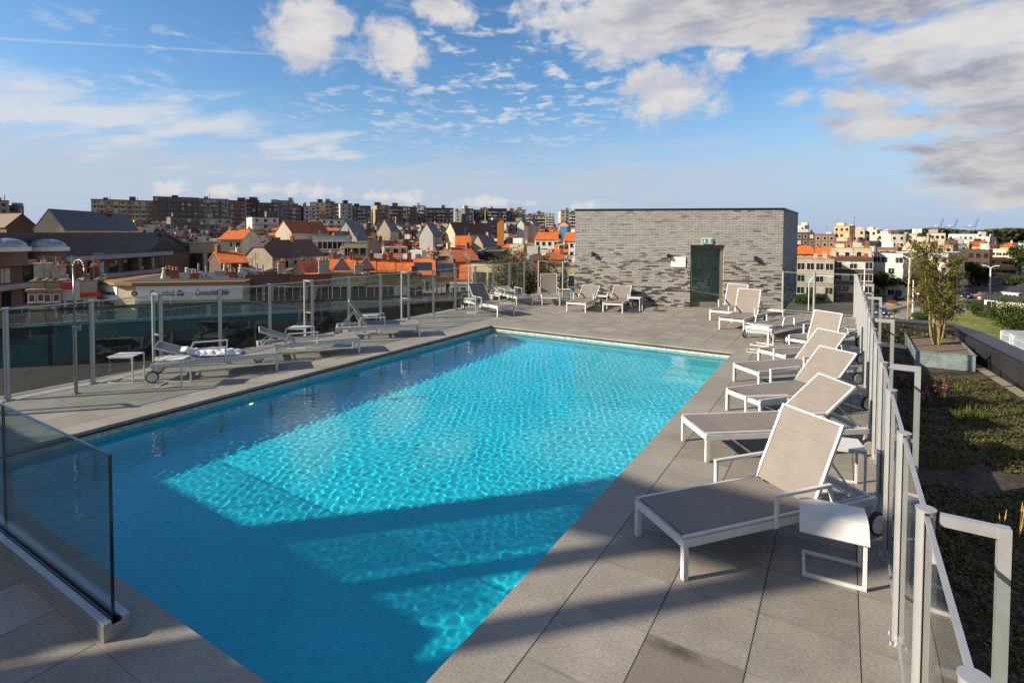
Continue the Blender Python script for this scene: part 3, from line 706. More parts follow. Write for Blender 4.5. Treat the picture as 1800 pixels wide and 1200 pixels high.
# gravel strip at its foot
gs = MB(); a, b_ = cr0 - nR * .05, cr1 - nR * .05; v = [cr0 + Vector((-.05, 0, 0)), cr1 + Vector((-.05, 0, 0)), cr1 - nR * .42, cr0 - nR * .30 - dR * 0]
gs.add([(p.x, p.y, GA + .09) for p in v], [(0, 1, 2, 3)]); tag(gs.build('gravel_strip', GRAVEL), kind='structure')
# left: parapet with a light rail and a band of expanded metal above it
r = parapet('parapet', lpar, GA, -.045, .12, .2, Vector((1, 0, 0)), 'curved dark parapet topped by an expanded metal screen behind the left fence')
LR = M('grey_rail', (.30, .34, .36), .4, metal=.3)
o_ = Vector(lpar[0]); o_.z = 0; PP = [Vector((p.x, p.y, 0)) - o_ for p in lpar]
top = [.36, .37, .38, .36, .30, .27, .24, .20, .16]
lo = MB(); hi = MB(); ms = MB(); 
for k in range(len(PP) - 1):
    a, b_ = PP[k], PP[k + 1]; za, zb = top[k], top[k + 1]
    lo.beam(a + Vector((0, 0, .0)), b_ + Vector((0, 0, .0)), .05, .07)
    hi.beam(a + Vector((0, 0, za + .03)), b_ + Vector((0, 0, zb + .03)), .03, .10)
    n_ = max(2, int((b_ - a).length / .17)); rows = 4
    for i in range(n_):
        for j in range(rows):
            f0, f1, fm = i / n_, (i + 1) / n_, (i + .5) / n_
            def pt(f, v): q = a.lerp(b_, f); return q + Vector((0, 0, .035 + v * (za + (zb - za) * f - .05)))
            v0, v1, vm_ = j / rows, (j + 1) / rows, (j + .5) / rows
            for s_, e_ in ((pt(f0, vm_), pt(fm, v1)), (pt(fm, v1), pt(f1, vm_)), (pt(f1, vm_), pt(fm, v0)), (pt(fm, v0), pt(f0, vm_))): ms.beam(s_, e_, .006, .016)
fix(lo.build('lower_rail', LR, r)); fix(hi.build('upper_rail', M('dark_rail', (.06, .075, .085), .4), r)); ms.build('expanded_metal', LR, r)

# planter with a multi stemmed tree
pc = [onz(*q, -.7) for q in ((1589, 581), (1608, 616), (1715, 625), (1678, 588))]
pc[0] = pc[1] + (pc[0] - pc[1]) * .95; pc[3] = pc[2] + (pc[3] - pc[2]) * .95
r = empty('planter', (pc[1].x, pc[1].y, GA), 0, 'large galvanised steel planter holding a multi stemmed tree in the roof garden', 'planter')
P = [Vector((p.x - pc[1].x, p.y - pc[1].y, 0)) for p in pc]
b = MB()
for k in range(4):
    a, q = P[k], P[(k + 1) % 4]; b.beam(a + Vector((0, 0, .235)), q + Vector((0, 0, .235)), .02, .44)
    b.beam(a + Vector((0, 0, .447)), q + Vector((0, 0, .447)), .055, .014)
b.build('box', GALV, r); 
cen = sum(P, Vector()) / 4
MB().poly([tuple(cen + (p - cen) * .985)[:2] for p in P], .39).build('mulch', MULCH, r)
PL_C = Vector((pc[1].x + cen.x, pc[1].y + cen.y, GA + .39))

# grilles on the neighbouring lower roof, right edge
def LOUV(px0, px1, py0, py1, z, lab):
    a = onz(px0, py0, z); b_ = onz(px1, py1, z); q = (b_ - a); ln = q.length; an = atan2(q.y, q.x)
    r = empty('vent_housing', (a.x, a.y, z - 1.25), an, lab, 'vent housing', 'galvanised plant screens beyond the parapet')
    MB().box(0, ln, .02, 1.2, 0, 1.2).build('housing', GALV, r, bevel=.01)
    s = MB(); n_ = 9
    for k in range(n_): s.beam((.15, 0, .12 + k * .11), (ln - .15, 0, .12 + k * .11), .02, .07, up=(0, .6, .8))
    s.build('louvres', GALV, r); f_ = MB(); f_.box(.06, .13, -.02, .0195, .05, 1.15); f_.box(ln - .13, ln - .06, -.02, .0195, .05, 1.15); f_.build('louvre_frame', WHITE, r); return r
LOUV(1758, 1778, 577, 583, -1.5, 'galvanised louvred box beyond the parapet at the right edge, farther one')
LOUV(1779, 1830, 584, 604, -1.5, 'galvanised louvred box beyond the parapet at the right edge, nearer one')

# ================================================================ brick rooftop building
def brick_material():
    m_, g_, b, o = material('grey_brick')
    pos = g_.n('ShaderNodeTexCoord').outputs['Object']; x, y, z = g_.sep(pos)
    geo = g_.n('ShaderNodeNewGeometry'); nx, ny, nz_ = g_.sep(g_.n('ShaderNodeTexCoord').outputs['Normal'])
    h_ = g_.mix(g_.m('GREATER_THAN', g_.m('ABSOLUTE', nx), .5), g_.comb(x, z, 0.0), g_.comb(y, z, 0.0))
    bh, bw, mo = .0575, .225, .0080
    row = g_.m('FLOOR', g_.m('DIVIDE', g_.m('ADD', z, 5.0), bh))
    hx, hy, hz = g_.sep(h_)
    wn0 = g_.n('ShaderNodeTexWhiteNoise', noise_dimensions='1D'); g_.put(wn0.inputs['W'], row)
    u = g_.m('ADD', g_.m('DIVIDE', g_.m('ADD', hx, 50.0), bw), g_.m('ADD', g_.m('MULTIPLY', g_.m('MODULO', row, 2.0), .5), g_.m('MULTIPLY', wn0.outputs['Value'], .22)))
    fu = g_.m('FRACT', u); fv = g_.m('FRACT', g_.m('DIVIDE', g_.m('ADD', z, 5.0), bh))
    gap = g_.m('MAXIMUM', g_.m('LESS_THAN', fu, mo / bw), g_.m('LESS_THAN', fv, mo / bh * 1.15))
    bid = g_.comb(g_.m('FLOOR', u), row, g_.m('MULTIPLY', nx, 3.0))
    wn = g_.n('ShaderNodeTexWhiteNoise', noise_dimensions='3D'); g_.put(wn.inputs['Vector'], bid)
    big = g_.noise(g_.vm('MULTIPLY', pos, (1.0, 1.0, 2.2)), .75, 4, .6, .6)
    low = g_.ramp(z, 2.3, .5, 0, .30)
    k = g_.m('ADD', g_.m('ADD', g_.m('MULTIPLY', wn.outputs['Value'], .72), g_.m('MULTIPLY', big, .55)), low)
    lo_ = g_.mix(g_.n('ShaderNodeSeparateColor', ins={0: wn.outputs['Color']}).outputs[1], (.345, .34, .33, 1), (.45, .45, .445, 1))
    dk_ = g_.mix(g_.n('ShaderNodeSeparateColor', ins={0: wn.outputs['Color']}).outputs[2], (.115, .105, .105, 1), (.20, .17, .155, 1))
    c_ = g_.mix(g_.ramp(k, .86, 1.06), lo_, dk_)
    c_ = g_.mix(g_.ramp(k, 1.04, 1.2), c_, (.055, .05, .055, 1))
    fine = g_.ramp(g_.noise(pos, 55, 4, .7), .25, .75, .80, 1.12); c_ = g_.mix(1.0, c_, g_.comb(fine, fine, fine), 'MULTIPLY')
    c_ = g_.mix(gap, c_, (.055, .052, .05, 1))
    g_.put(b.inputs['Base Color'], c_); b.inputs['Roughness'].default_value = .8
    bp = g_.n('ShaderNodeBump'); bp.inputs['Strength'].default_value = .8; bp.inputs['Distance'].default_value = .012
    g_.put(bp.inputs['Height'], g_.m('ADD', g_.m('SUBTRACT', 1.0, gap), g_.m('MULTIPLY', g_.m('ADD', fine, wn.outputs['Value']), .25))); g_.put(b.inputs['Normal'], bp.outputs[0]); return m_
BRICK = brick_material()
bA = Vector((-8.43, 18.24, 0)); bB = Vector((-1.75, 20.49, 0)); bd = (bB - bA).normalized(); blen = (bB - bA).length; ban = atan2(bd.y, bd.x)
HB = 3.42
bn = Vector((bd.y, -bd.x, 0))       # towards the pool
def onwall(px_, py_):
    p = onplane(px_, py_, bA, bn); return ((p - bA).dot(bd), p.z)
dl, dt = onwall(1214, 432); dr, _ = onwall(1273, 434)
far = onz(1403, 376, HB); depth = max(3.0, (far - bB).dot(Vector((-bd.y, bd.x, 0))))
r = empty('brick_building', tuple(bA), ban, 'flat roofed grey brick stair building with a glass door behind the pool', 'building')
dt = 2.20; RD = .16
fl = far - bA; fx_ = fl.dot(bd); fy_ = fl.dot(-bn)      # the right hand wall splays outwards
w = MB(); w.box(0, dl, 0, fy_, 0, HB); w.box(dl, dr, 0, fy_, dt, HB); w.box(dl, dr, 1.2, fy_, 0, dt)
w.poly([(dr, 0), (blen, 0), (fx_, fy_), (dr, fy_)], 0, HB)
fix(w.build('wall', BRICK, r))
fix(MB().poly([(-.03, -.03), (blen + .03, -.03), (fx_ + .03, fy_ + .03), (-.03, fy_ + .03)], HB, HB + .055).build('roof_edge', COPING, r))
MB().box(dl, dr, .0, 1.19, .0, .012).build('threshold', M('grey_threshold', (.18, .17, .16), .6), r)
MB().box(dl + .02, dr - .01, .62, .70, .012, dt - .03).build('inner_wall', M('inner_wall_pale', (.42, .50, .45), .7), r)
DARKP = M('dark_reveal', (.02, .02, .022), .5)
rv = MB(); rv.box(dl, dl + .02, -.012, RD, .0, dt); rv.box(dl + .02, dr, -.012, RD, dt - .03, dt); rv.build('door_reveal', DARKP, r)
BRONZE = M('bronze_frame', (.24, .20, .165), .4, metal=.4, var=.08)
DG = glass_mat('door_glass', (.72, .80, .78), extra=2.0)
dd_ = empty('door', (dl + .02, RD, .012)); dd_.parent = r; W_ = dr - dl - .02; H_ = dt - .045
f = MB(); f.box(0, .055, 0, .06, 0, H_); f.box(W_ - .11, W_, 0, .06, 0, H_); f.box(.055, W_ - .11, 0, .06, 0, .17); f.box(.055, W_ - .11, 0, .06, H_ - .07, H_)
f.build('door_frame', BRONZE, dd_, bevel=.003)
MB().box(.055, W_ - .11, .025, .035, .17, H_ - .07).build('door_pane', DG, dd_)
MB().cyl((.028, -.05, .55), (.028, -.05, 1.75), .014, n=10).cyl((.028, 0, .62), (.028, -.05, .62), .008, n=8).cyl((.028, 0, 1.68), (.028, -.05, 1.68), .008, n=8).build('handle', WHITE, dd_)
# wall lamps
for (px_, py_, lab) in ((1043, 447, 'left black wall spotlight on the brick building'), (1175, 450, 'black wall spotlight directly above the white board'), (1328, 454, 'black wall spotlight to the right of the glass door')):
    u_, z_ = onwall(px_, py_); p = bA + bd * u_; l_ = empty('wall_lamp', (p.x, p.y, z_), ban, lab, 'wall lamp', 'black spotlights on the brick wall')
    MB().box(-.05, .05, -.02, 0, -.06, .06).build('mount', BLACK, l_); MB().cyl((.02, -.09, -.075), (-.03, -.07, .07), .055, n=14).beam((0, -.02, 0), (0, -.08, 0), .03).build('spot_head', BLACK, l_)
u_, z_ = onwall(1192.5, 460.5); p = bA + bd * u_; s_ = empty('notice_board', (p.x, p.y, z_), ban, 'blank white board on the brick wall left of the glass door', 'board')
MB().box(-.245, .245, -.03, 0, -.18, .18).build('board', M('board_white', (.82, .80, .80), .4, var=.03), s_, bevel=.006)
# emergency exit sign
u_, z_ = onwall(1243, 423.5); p = bA + bd * u_; e_ = empty('exit_sign', (p.x, p.y, z_), ban, 'green emergency exit sign with arrow and door above the glass door', 'sign')
GREEN = M('sign_green', (.012, .30, .15), .4, var=.03); SWH = M('sign_white', (.85, .86, .85), .4, var=.02)
MB().box(-.175, .175, -.05, 0, -.095, .095).build('sign_case', SWH, e_)
MB().box(-.165, .165, -.054, -.0505, -.078, .078).build('green_panel', GREEN, e_)
sy = MB(); sy.box(-.095, -.075, -.058, -.0545, -.01, .055); sy.add([(-.125, -.056, -.005), (-.045, -.056, -.005), (-.085, -.056, -.058)], [(0, 2, 1)])
sy.box(-.125, -.045, -.058, -.0545, .0, .012)
sy.box(.03, .125, -.058, -.0545, -.06, .062); sy.build('pictogram', SWH, e_)
sg = MB(); sg.box(.085, .112, -.060, -.0585, -.045, .052)
# running figure in green on the white door leaf
sg.cyl((.062, -.0585, .042), (.062, -.060, .042), .010, n=10); sg.beam((.062, -.0593, .028), (.056, -.0593, -.004), .0015, .014, up=(1, 0, 0)); sg.beam((.056, -.0593, -.004), (.072, -.0593, -.03), .0015, .009, up=(1, 0, 0)); sg.beam((.056, -.0593, -.004), (.040, -.0593, -.038), .0015, .009, up=(1, 0, 0)); sg.beam((.062, -.0593, .024), (.044, -.0593, .008), .0015, .008, up=(1, 0, 0)); sg.beam((.062, -.0593, .024), (.078, -.0593, .006), .0015, .008, up=(1, 0, 0))
sg.build('running_figure', GREEN, e_)

# ================================================================ unseen blockers added behind the viewpoint to shade the near end
az = R(SUN_AZ); dS = Vector((sin(az), cos(az), 0)); nS = Vector((cos(az), -sin(az), 0)); TT = 1 / tan(R(SUN_EL))
CONC = M('render_grey', (.35, .34, .33), .85, var=.1)
r = empty('rear_shade_wall', (-7.5, -1.5, 0), 0, 'unseen wall added behind the viewpoint to shade the near end of the pool', 'building')  # thin out-of-view wall, added only for its shadow on the near pool
hw = (2.54 + 1.5) / (TT * cos(az))
MB().box(-14, 0, -.4, 0, 0, hw).build('wall', CONC, r); MB().box(-14.1, .02, -.42, .02, hw, hw + .02).build('roof_edge', COPING, r)
def SP(s, t, z): p = nS * s + dS * t; return (p.x, p.y, z)
t0 = -12.0
r = empty('roof_canopy', (0, 0, 0), 0, 'unseen slab on posts added behind the viewpoint to throw bands of shadow', 'shadow screen')  # out-of-view slab and uprights, shaped for the shadow bands they cast
def post(s0, s1, ztop, name='post'):
    b = MB(); a = SP(s0, t0, GA); c_ = SP(s1, t0, GA)
    b.beam(SP((s0 + s1) / 2, t0, GA), SP((s0 + s1) / 2, t0, ztop), s1 - s0, .3, up=dS); b.build(name, CONC, r)
zt = lambda t: (t - t0) / TT
top_ = [(-6.35, 2.1), (-5.4, 2.65), (-5.0, 2.9), (-4.2, 3.8), (-3.8, 4.2), (-3.22, 4.75)]; bot_ = [(-3.22, 3.7), (-3.8, 3.1), (-4.5, 2.15), (-5.2, 1.85), (-6.35, 1.8)]  # outline traced back from the wanted shadow edges
sil = top_ + bot_; sb = MB(); n_ = len(sil)
sb.add([SP(s_, t0 - .1, zt(t_)) for s_, t_ in sil] + [SP(s_, t0 - .7, zt(t_)) for s_, t_ in sil], [tuple(range(n_)), tuple(range(2 * n_ - 1, n_ - 1, -1))] + [(i, (i + 1) % n_, n_ + (i + 1) % n_, n_ + i) for i in range(n_)])
fix(sb.build('roof_slab', CONC, r))
post(-6.28, -5.82, zt(1.9)); post(-5.16, -4.88, zt(1.95)); post(-4.14, -3.90, zt(2.6)); post(-3.50, -3.24, zt(4.6))
for k in range(7): post(-5.80 + k * .088, -5.728 + k * .088, zt(1.15), 'shade_slat')  # slats added to dim the light between the uprights
for k in range(3): post(-4.84 + k * .11, -4.775 + k * .11, zt(-.3), 'shade_slat')
post(-3.82, -2.95, zt(-.9)); post(-4.45, -3.84, zt(-2.1)); post(-4.10, -4.04, zt(-.6))  # uprights added to shade the near deck, leaving small gaps of sun
# ================================================================ TOWN
def sstep(a, b, x): t_ = min(1, max(0, (x - a) / (b - a))); return t_ * t_ * (3 - 2 * t_)
def ground(x, y):
    dist = hypot(x, y); azm = math.degrees(atan2(x, y))      # the town climbs towards the dunes on the left
    return GZ + 9.0 * sstep(90, 420, dist) * (1 - sstep(-12, 4, azm)) - 1.5 * sstep(500, 900, dist) * 0
GRND = M('town_ground', (.085, .082, .075), .9, var=.35, scale=.05, var2=.3)
def build_ground():
    rs = [0, 30, 55, 75, 95, 120, 150, 190, 240, 300, 380, 480, 600, 800, 1200, 2000, 4000, 9000, 16000]; n_ = 96
    mb = MB(); vs = []; fs = []
    for i, r_ in enumerate(rs):
        for k in range(n_):
            a = 2 * pi * k / n_; x, y = r_ * sin(a), r_ * cos(a); vs.append((x, y, ground(x, y)))
    for i in range(len(rs) - 1):
        for k in range(n_):
            a, b_ = i * n_ + k, i * n_ + (k + 1) % n_; fs.append((a, a + n_, b_ + n_, b_))
    return mb.add(vs, fs).build('ground', GRND)
tag(build_ground(), kind='structure')

def wallm(name, col, v=.1): return M('wall_' + name, col, .82, var=v, scale=.35, bump=.2, bscale=6, var2=.10)
WM = dict(cream=wallm('cream', (.54, .47, .34)), white=wallm('white', (.60, .585, .55)), beige=wallm('beige', (.46, .38, .26)), tan=wallm('tan', (.36, .25, .14)),
          grey=wallm('grey', (.34, .33, .32)), lgrey=wallm('light_grey', (.50, .49, .46)), brown=wallm('brown', (.17, .105, .07)), dbrown=wallm('dark_brown', (.085, .055, .045)),
          red=wallm('red_brick', (.26, .095, .05)), yellow=wallm('yellow', (.52, .34, .12)), orange=wallm('orange', (.60, .22, .06)), black=wallm('black', (.03, .028, .03)),
          salmon=wallm('salmon', (.75, .36, .24)), blue=wallm('blue', (.03, .28, .55)), dgrey=wallm('dark_grey', (.13, .13, .14)), stone=wallm('stone', (.42, .37, .28)))
def tilem(name, col, rough=.7):
    if name in MATS: return MATS[name]
    m_, g_, b, o = material(name); pos = g_.n('ShaderNodeTexCoord').outputs['Object']; x, y, z = g_.sep(pos)
    ph = g_.m('ADD', g_.m('ADD', x, y), 0.0)
    r1 = g_.m('FRACT', g_.m('MULTIPLY', z, 4.2)); r2 = g_.m('FRACT', g_.m('MULTIPLY', x, 3.3))
    wn = g_.n('ShaderNodeTexWhiteNoise', noise_dimensions='3D'); g_.put(wn.inputs['Vector'], g_.comb(g_.m('FLOOR', g_.m('MULTIPLY', x, 3.3)), g_.m('FLOOR', g_.m('MULTIPLY', y, 3.3)), g_.m('FLOOR', g_.m('MULTIPLY', z, 4.2))))
    f = g_.ramp(g_.noise(pos, .7, 5, .65), .3, .7, .72, 1.15); k = g_.m('MULTIPLY', f, g_.ramp(wn.outputs['Value'], 0, 1, .82, 1.15, False))
    c_ = g_.mix(1.0, tuple(col) + (1,), g_.comb(k, k, k), 'MULTIPLY'); lich = g_.ramp(g_.noise(pos, 2.2, 5, .7), .58, .72)
    c_ = g_.mix(g_.m('MULTIPLY', lich, .35), c_, (.10, .085, .06, 1)); c_ = g_.mix(g_.m('MULTIPLY', g_.m('LESS_THAN', r1, .16), .45), c_, tuple(v * .3 for v in col) + (1,))
    g_.put(b.inputs['Base Color'], c_); b.inputs['Roughness'].default_value = rough
    bp = g_.n('ShaderNodeBump'); bp.inputs['Strength'].default_value = .6; bp.inputs['Distance'].default_value = .06
    g_.put(bp.inputs['Height'], g_.m('ADD', r1, g_.m('MULTIPLY', r2, .5))); g_.put(b.inputs['Normal'], bp.outputs[0]); MATS[name] = m_; return m_
RM = dict(orange=tilem('orange_tiles', (.62, .145, .022)), rust=tilem('rust_tiles', (.40, .10, .03)), slate=tilem('slate', (.040, .040, .048), .5), brown=tilem('brown_tiles', (.125, .062, .042)),
          flat=M('flat_roof', (.13, .12, .11), .9, var=.35, scale=.6, var2=.3), felt=M('roof_felt', (.045, .043, .045), .85, var=.3, scale=.5), pale=M('pale_roof', (.45, .43, .39), .8, var=.15, scale=.5))
PANE = M('window_pane', (.018, .022, .028), .08, var=.5, scale=1.5)
BLIND = M('window_blind', (.50, .48, .43), .6, var=.2, scale=2)
FRAME = M('window_frame_white', (.70, .69, .66), .5, var=.06)
FRAMED = M('window_frame_dark', (.07, .05, .04), .5, var=.1)
BRICKC = M('chimney_brick', (.24, .10, .055), .85, var=.3, scale=4, var2=.3); STONEC = M('chimney_stone', (.48, .43, .34), .85, var=.2, scale=3); POT = M('clay_pot', (.42, .17, .08), .7)
METALR = M('zinc', (.34, .36, .38), .4, metal=.5, var=.2, scale=3)
PV = M('solar_glass', (.02, .03, .05), .35, var=.2)
_wc = {}
def win_mesh(w, h, kind):
    k = (round(w, 2), round(h, 2), kind)
    if k not in _wc:
        f = MB(); fr = .07 if w < 1.6 else .08
        f.box(-w / 2 - fr, -w / 2, -.07, .02, -fr, h + fr); f.box(w / 2, w / 2 + fr, -.07, .02, -fr, h + fr)
        f.box(-w / 2, w / 2, -.07, .02, -fr, 0); f.box(-w / 2, w / 2, -.07, .02, h, h + fr)
        n_ = max(1, int(round(w / .75))) - 1
        for i in range(n_): x = -w / 2 + w * (i + 1) / (n_ + 1); f.box(x - .03, x + .03, -.06, .02, 0, h)
        f.box(-w / 2 - fr - .05, w / 2 + fr + .05, -.12, .02, -fr - .07, -fr)
        o = f.build('tmp', FRAME if kind[0] == 'w' else FRAMED); a = o.data; bpy.data.objects.remove(o)
        p = MB().box(-w / 2, w / 2, -.035, .02, 0, h); o = p.build('tmp', BLIND if kind.endswith('b') else PANE); b_ = o.data; bpy.data.objects.remove(o)
        a.name = 'window'; b_.name = 'pane'; _wc[k] = (a, b_)
    return _wc[k]
def window(parent, x, y, z, rz, w, h, kind='w', pane=True):
    a, b_ = win_mesh(w, h, kind)
    o = bpy.data.objects.new('window', a); C.objects.link(o); o.parent = parent; o.location = (x, y, z); o.rotation_euler.z = rz
    if pane: p = bpy.data.objects.new('pane', b_); C.objects.link(p); p.parent = o
    return o
def flatwin(parent, x, y, z, rz, w, h, kind):
    """far away window: one mesh with surround and glass"""
    k = ('f', round(w, 1), round(h, 1), kind)
    if k not in _wc:
        f = MB(); f.cur = 0; f.box(-w / 2 - .1, w / 2 + .1, -.05, .02, -.1, h + .1); f.cur = 1; f.box(-w / 2, w / 2, -.07, -.055, 0, h)
        o = f.build('window', [FRAME if kind[0] == 'w' else FRAMED, BLIND if kind.endswith('b') else PANE]); _wc[k] = o.data; bpy.data.objects.remove(o)
    o = bpy.data.objects.new('window', _wc[k]); C.objects.link(o); o.parent = parent; o.location = (x, y, z); o.rotation_euler.z = rz; return o
def chimney(parent, x, y, z0, z1, w=.9, d_=.55, mat_=None, pots=2, name='chimney'):
    b = MB(); b.box(x - w / 2, x + w / 2, y - d_ / 2, y + d_ / 2, z0, z1); b.box(x - w / 2 - .06, x + w / 2 + .06, y - d_ / 2 - .06, y + d_ / 2 + .06, z1, z1 + .1)
    c_ = b.build(name, mat_ or BRICKC, parent)
    if pots:
        p = MB()
        for i in range(pots): px_ = x + (i - (pots - 1) / 2) * w / (pots + .2); p.cyl((px_, y, z1 + .1), (px_, y, z1 + .45), .12, .09, 8)
        p.build('chimney_pot', POT, c_)
    return c_
ALLB = []
def house(name, label, cat, x, y, yw, w, dep, ze, zr, roof, wall, rmat, cols=0, rows=2, sidecols=0, wkind='w', ww=1.1, wh=1.4, chim=1, group=None, level=1, gz=None, cmat=None, short=None, eave=.35, fl=2.8, wtop=.75, dormer=0, huts=0):
    """x, y: middle of the front; local +y runs back; ze eave height, zr ridge height (world z)"""
    g0 = ground(x, y) - .5 if gz is None else gz
    r = empty(name, (x, y, g0), yw, label, cat, group); E_, Z_ = ze - g0, zr - g0; h = w / 2
    wl = MB(); rf = MB(); th = .16
    if roof == 'flat':
        wl.box(-h, h, 0, dep, 0, Z_ - .004, bottom=False)
        wl.box(-h, h, 0, .25, Z_ - .004, Z_ + .35); wl.box(-h, h, dep - .25, dep, Z_ - .004, Z_ + .35); wl.box(-h, -h + .25, .25, dep - .25, Z_ - .004, Z_ + .35); wl.box(h - .25, h, .25, dep - .25, Z_ - .004, Z_ + .35)
        rf.box(-h + .25, h - .25, .25, dep - .25, Z_ - .004, Z_ + .06)
        rf.box(-h - .05, h + .05, -.05, .28, Z_ + .35, Z_ + .43); rf.box(-h - .05, -h + .28, .28, dep, Z_ + .35, Z_ + .43); rf.box(h - .28, h + .05, .28, dep, Z_ + .35, Z_ + .43)
    elif roof == 'side':      # ridge parallel to the front
        wl.box(-h, h, 0, dep, 0, E_, bottom=False)
        for s in (-1, 1):
            a = s * h; wl.add([(a, 0, E_), (a, dep, E_), (a, dep / 2, Z_), (a - s * .25, 0, E_), (a - s * .25, dep, E_), (a - s * .25, dep / 2, Z_)], [(0, 1, 2), (5, 4, 3), (0, 2, 5, 3), (1, 4, 5, 2)])
        k = (Z_ - E_) / (dep / 2); e2 = eave
        for s in (0, 1):
            y0, y1 = (-e2, dep / 2) if s == 0 else (dep + e2, dep / 2)
            rf.add([(-h - .1, y0, E_ - k * e2), (h + .1, y0, E_ - k * e2), (h + .1, y1, Z_), (-h - .1, y1, Z_), (-h - .1, y0, E_ - k * e2 + th), (h + .1, y0, E_ - k * e2 + th), (h + .1, y1, Z_ + th), (-h - .1, y1, Z_ + th)],
                   [(0, 1, 5, 4), (4, 5, 6, 7), (0, 4, 7, 3), (1, 2, 6, 5), (3, 2, 1, 0), (3, 7, 6, 2)])
    elif roof == 'front' or roof == 'clip':    # gable end looks at us
        wl.box(-h, h, 0, dep, 0, E_, bottom=False)
        cz = .62 if roof == 'clip' else 1.0; zc_ = E_ + (Z_ - E_) * cz; xc = h * (1 - cz)
        for y0 in (0, dep - .25):
            if cz == 1: wl.add([(-h, y0, E_), (h, y0, E_), (0, y0, Z_), (-h, y0 + .25, E_), (h, y0 + .25, E_), (0, y0 + .25, Z_)], [(0, 1, 2), (5, 4, 3), (0, 2, 5, 3), (1, 4, 5, 2)])
            else: wl.add([(-h, y0, E_), (h, y0, E_), (xc, y0, zc_), (-xc, y0, zc_), (-h, y0 + .25, E_), (h, y0 + .25, E_), (xc, y0 + .25, zc_), (-xc, y0 + .25, zc_)], [(0, 1, 2, 3), (7, 6, 5, 4), (0, 3, 7, 4), (1, 5, 6, 2), (3, 2, 6, 7)])
        k = (Z_ - E_) / h; e2 = eave
        yr0 = -.12 if cz == 1 else dep * .22; yf = -.12
        for s in (-1, 1):
            rf.add([(s * (h + e2), yf, E_ - k * e2), (s * (h + e2), dep + .12, E_ - k * e2), (0, dep + .12, Z_), (0, yr0, Z_), (s * xc if cz < 1 else 0, yf, zc_)] +
                   [(s * (h + e2), yf, E_ - k * e2 + th), (s * (h + e2), dep + .12, E_ - k * e2 + th), (0, dep + .12, Z_ + th), (0, yr0, Z_ + th), (s * xc if cz < 1 else 0, yf, zc_ + th)],
                   [(0, 1, 2, 3, 4), (9, 8, 7, 6, 5), (0, 5, 6, 1), (1, 6, 7, 2), (0, 4, 9, 5), (4, 3, 8, 9)])
        if cz < 1: rf.add([(-xc, yf, zc_ + th), (xc, yf, zc_ + th), (0, yr0, Z_ + th), (-xc, yf, zc_), (xc, yf, zc_), (0, yr0, Z_)], [(0, 1, 2), (5, 4, 3), (0, 3, 4, 1)])
    elif roof == 'hip':
        wl.box(-h, h, 0, dep, 0, E_, bottom=False); e2 = eave; rr = max(.4, h - dep / 2)
        a = [(-h - e2, -e2), (h + e2, -e2), (h + e2, dep + e2), (-h - e2, dep + e2)]
        vs = [(p[0], p[1], E_) for p in a] + [(p[0], p[1], E_ + .15) for p in a] + [(-rr, dep / 2, Z_), (rr, dep / 2, Z_)]
        rf.add(vs, [(3, 2, 1, 0), (0, 1, 5, 4), (1, 2, 6, 5), (2, 3, 7, 6), (3, 0, 4, 7), (4, 5, 9, 8), (5, 6, 9), (6, 7, 8, 9), (7, 4, 8)])
    fix(wl.build('wall', WM[wall], r)); ro = fix(rf.build('roof', RM[rmat], r))
    # windows
    fn = window if level >= 1 else flatwin
    if level >= 0:
        n_ = 0
        def put(cx, cy, rz, z, k): (window(r, cx, cy, z, rz, ww, wh, k) if level >= 1 else flatwin(r, cx, cy, z, rz, ww, wh, k))
        for j in range(rows):
            z = E_ - wtop - wh - j * fl
            if z < .5: break
            for i in range(cols): put(-h + w * (i + .5) / cols, -.0, 0, z, wkind + ('b' if rnd() < .25 else ''))
            for i in range(sidecols):
                yy = dep * (i + .5) / sidecols; put(h, yy, pi / 2, z, wkind + ('b' if rnd() < .25 else '')); put(-h, yy, -pi / 2, z, wkind + ('b' if rnd() < .25 else ''))
    # chimneys and huts
    for i in range(chim):
        s = (-1) ** i; cm = cmat or (BRICKC if rnd() < .55 else STONEC)
        if roof == 'flat': chimney(ro, s * (h - .6) * (1 - .5 * (i // 2)), uni(.3, .8) * dep, Z_, Z_ + uni(.9, 1.8), uni(.5, 1.3), .5, cm, random.choice((1, 2, 3)))
        elif roof == 'side': chimney(ro, s * (h - .45), dep * uni(.42, .5), E_ + (Z_ - E_) * .5, Z_ + uni(.5, 1.1), .55, uni(.7, 1.3), cm, random.choice((1, 2)))
        else: chimney(ro, s * h * .25, dep * uni(.55, .85), E_ + (Z_ - E_) * .4, Z_ + uni(.4, .9), .6, .6, cm, random.choice((1, 2)))
    if chim and level >= 0 and rnd() < .55:
        ax_, ay_ = uni(-h * .7, h * .7), dep * .5; b = MB(); b.cyl((ax_, ay_, Z_ - .1), (ax_, ay_, Z_ + 2.6), .035, n=5)
        for q_ in range(4): b.beam((ax_ - .45 + .06 * q_, ay_ + .12 * q_, Z_ + 2.5 - .16 * q_), (ax_ + .45 - .06 * q_, ay_ + .12 * q_, Z_ + 2.5 - .16 * q_), .03)
        b.build('aerial', METALR, ro)
    for i in range(huts):
        a = uni(-h * .6, h * .6); b_ = uni(dep * .3, dep * .8); q = uni(.8, 2.0); MB().box(a - q, a + q, b_ - 1.2, b_ + 1.2, Z_ + .05, Z_ + uni(1.2, 2.6)).build('roof_hut', WM[random.choice(('white', 'grey', 'lgrey', 'dbrown', 'cream'))], ro)
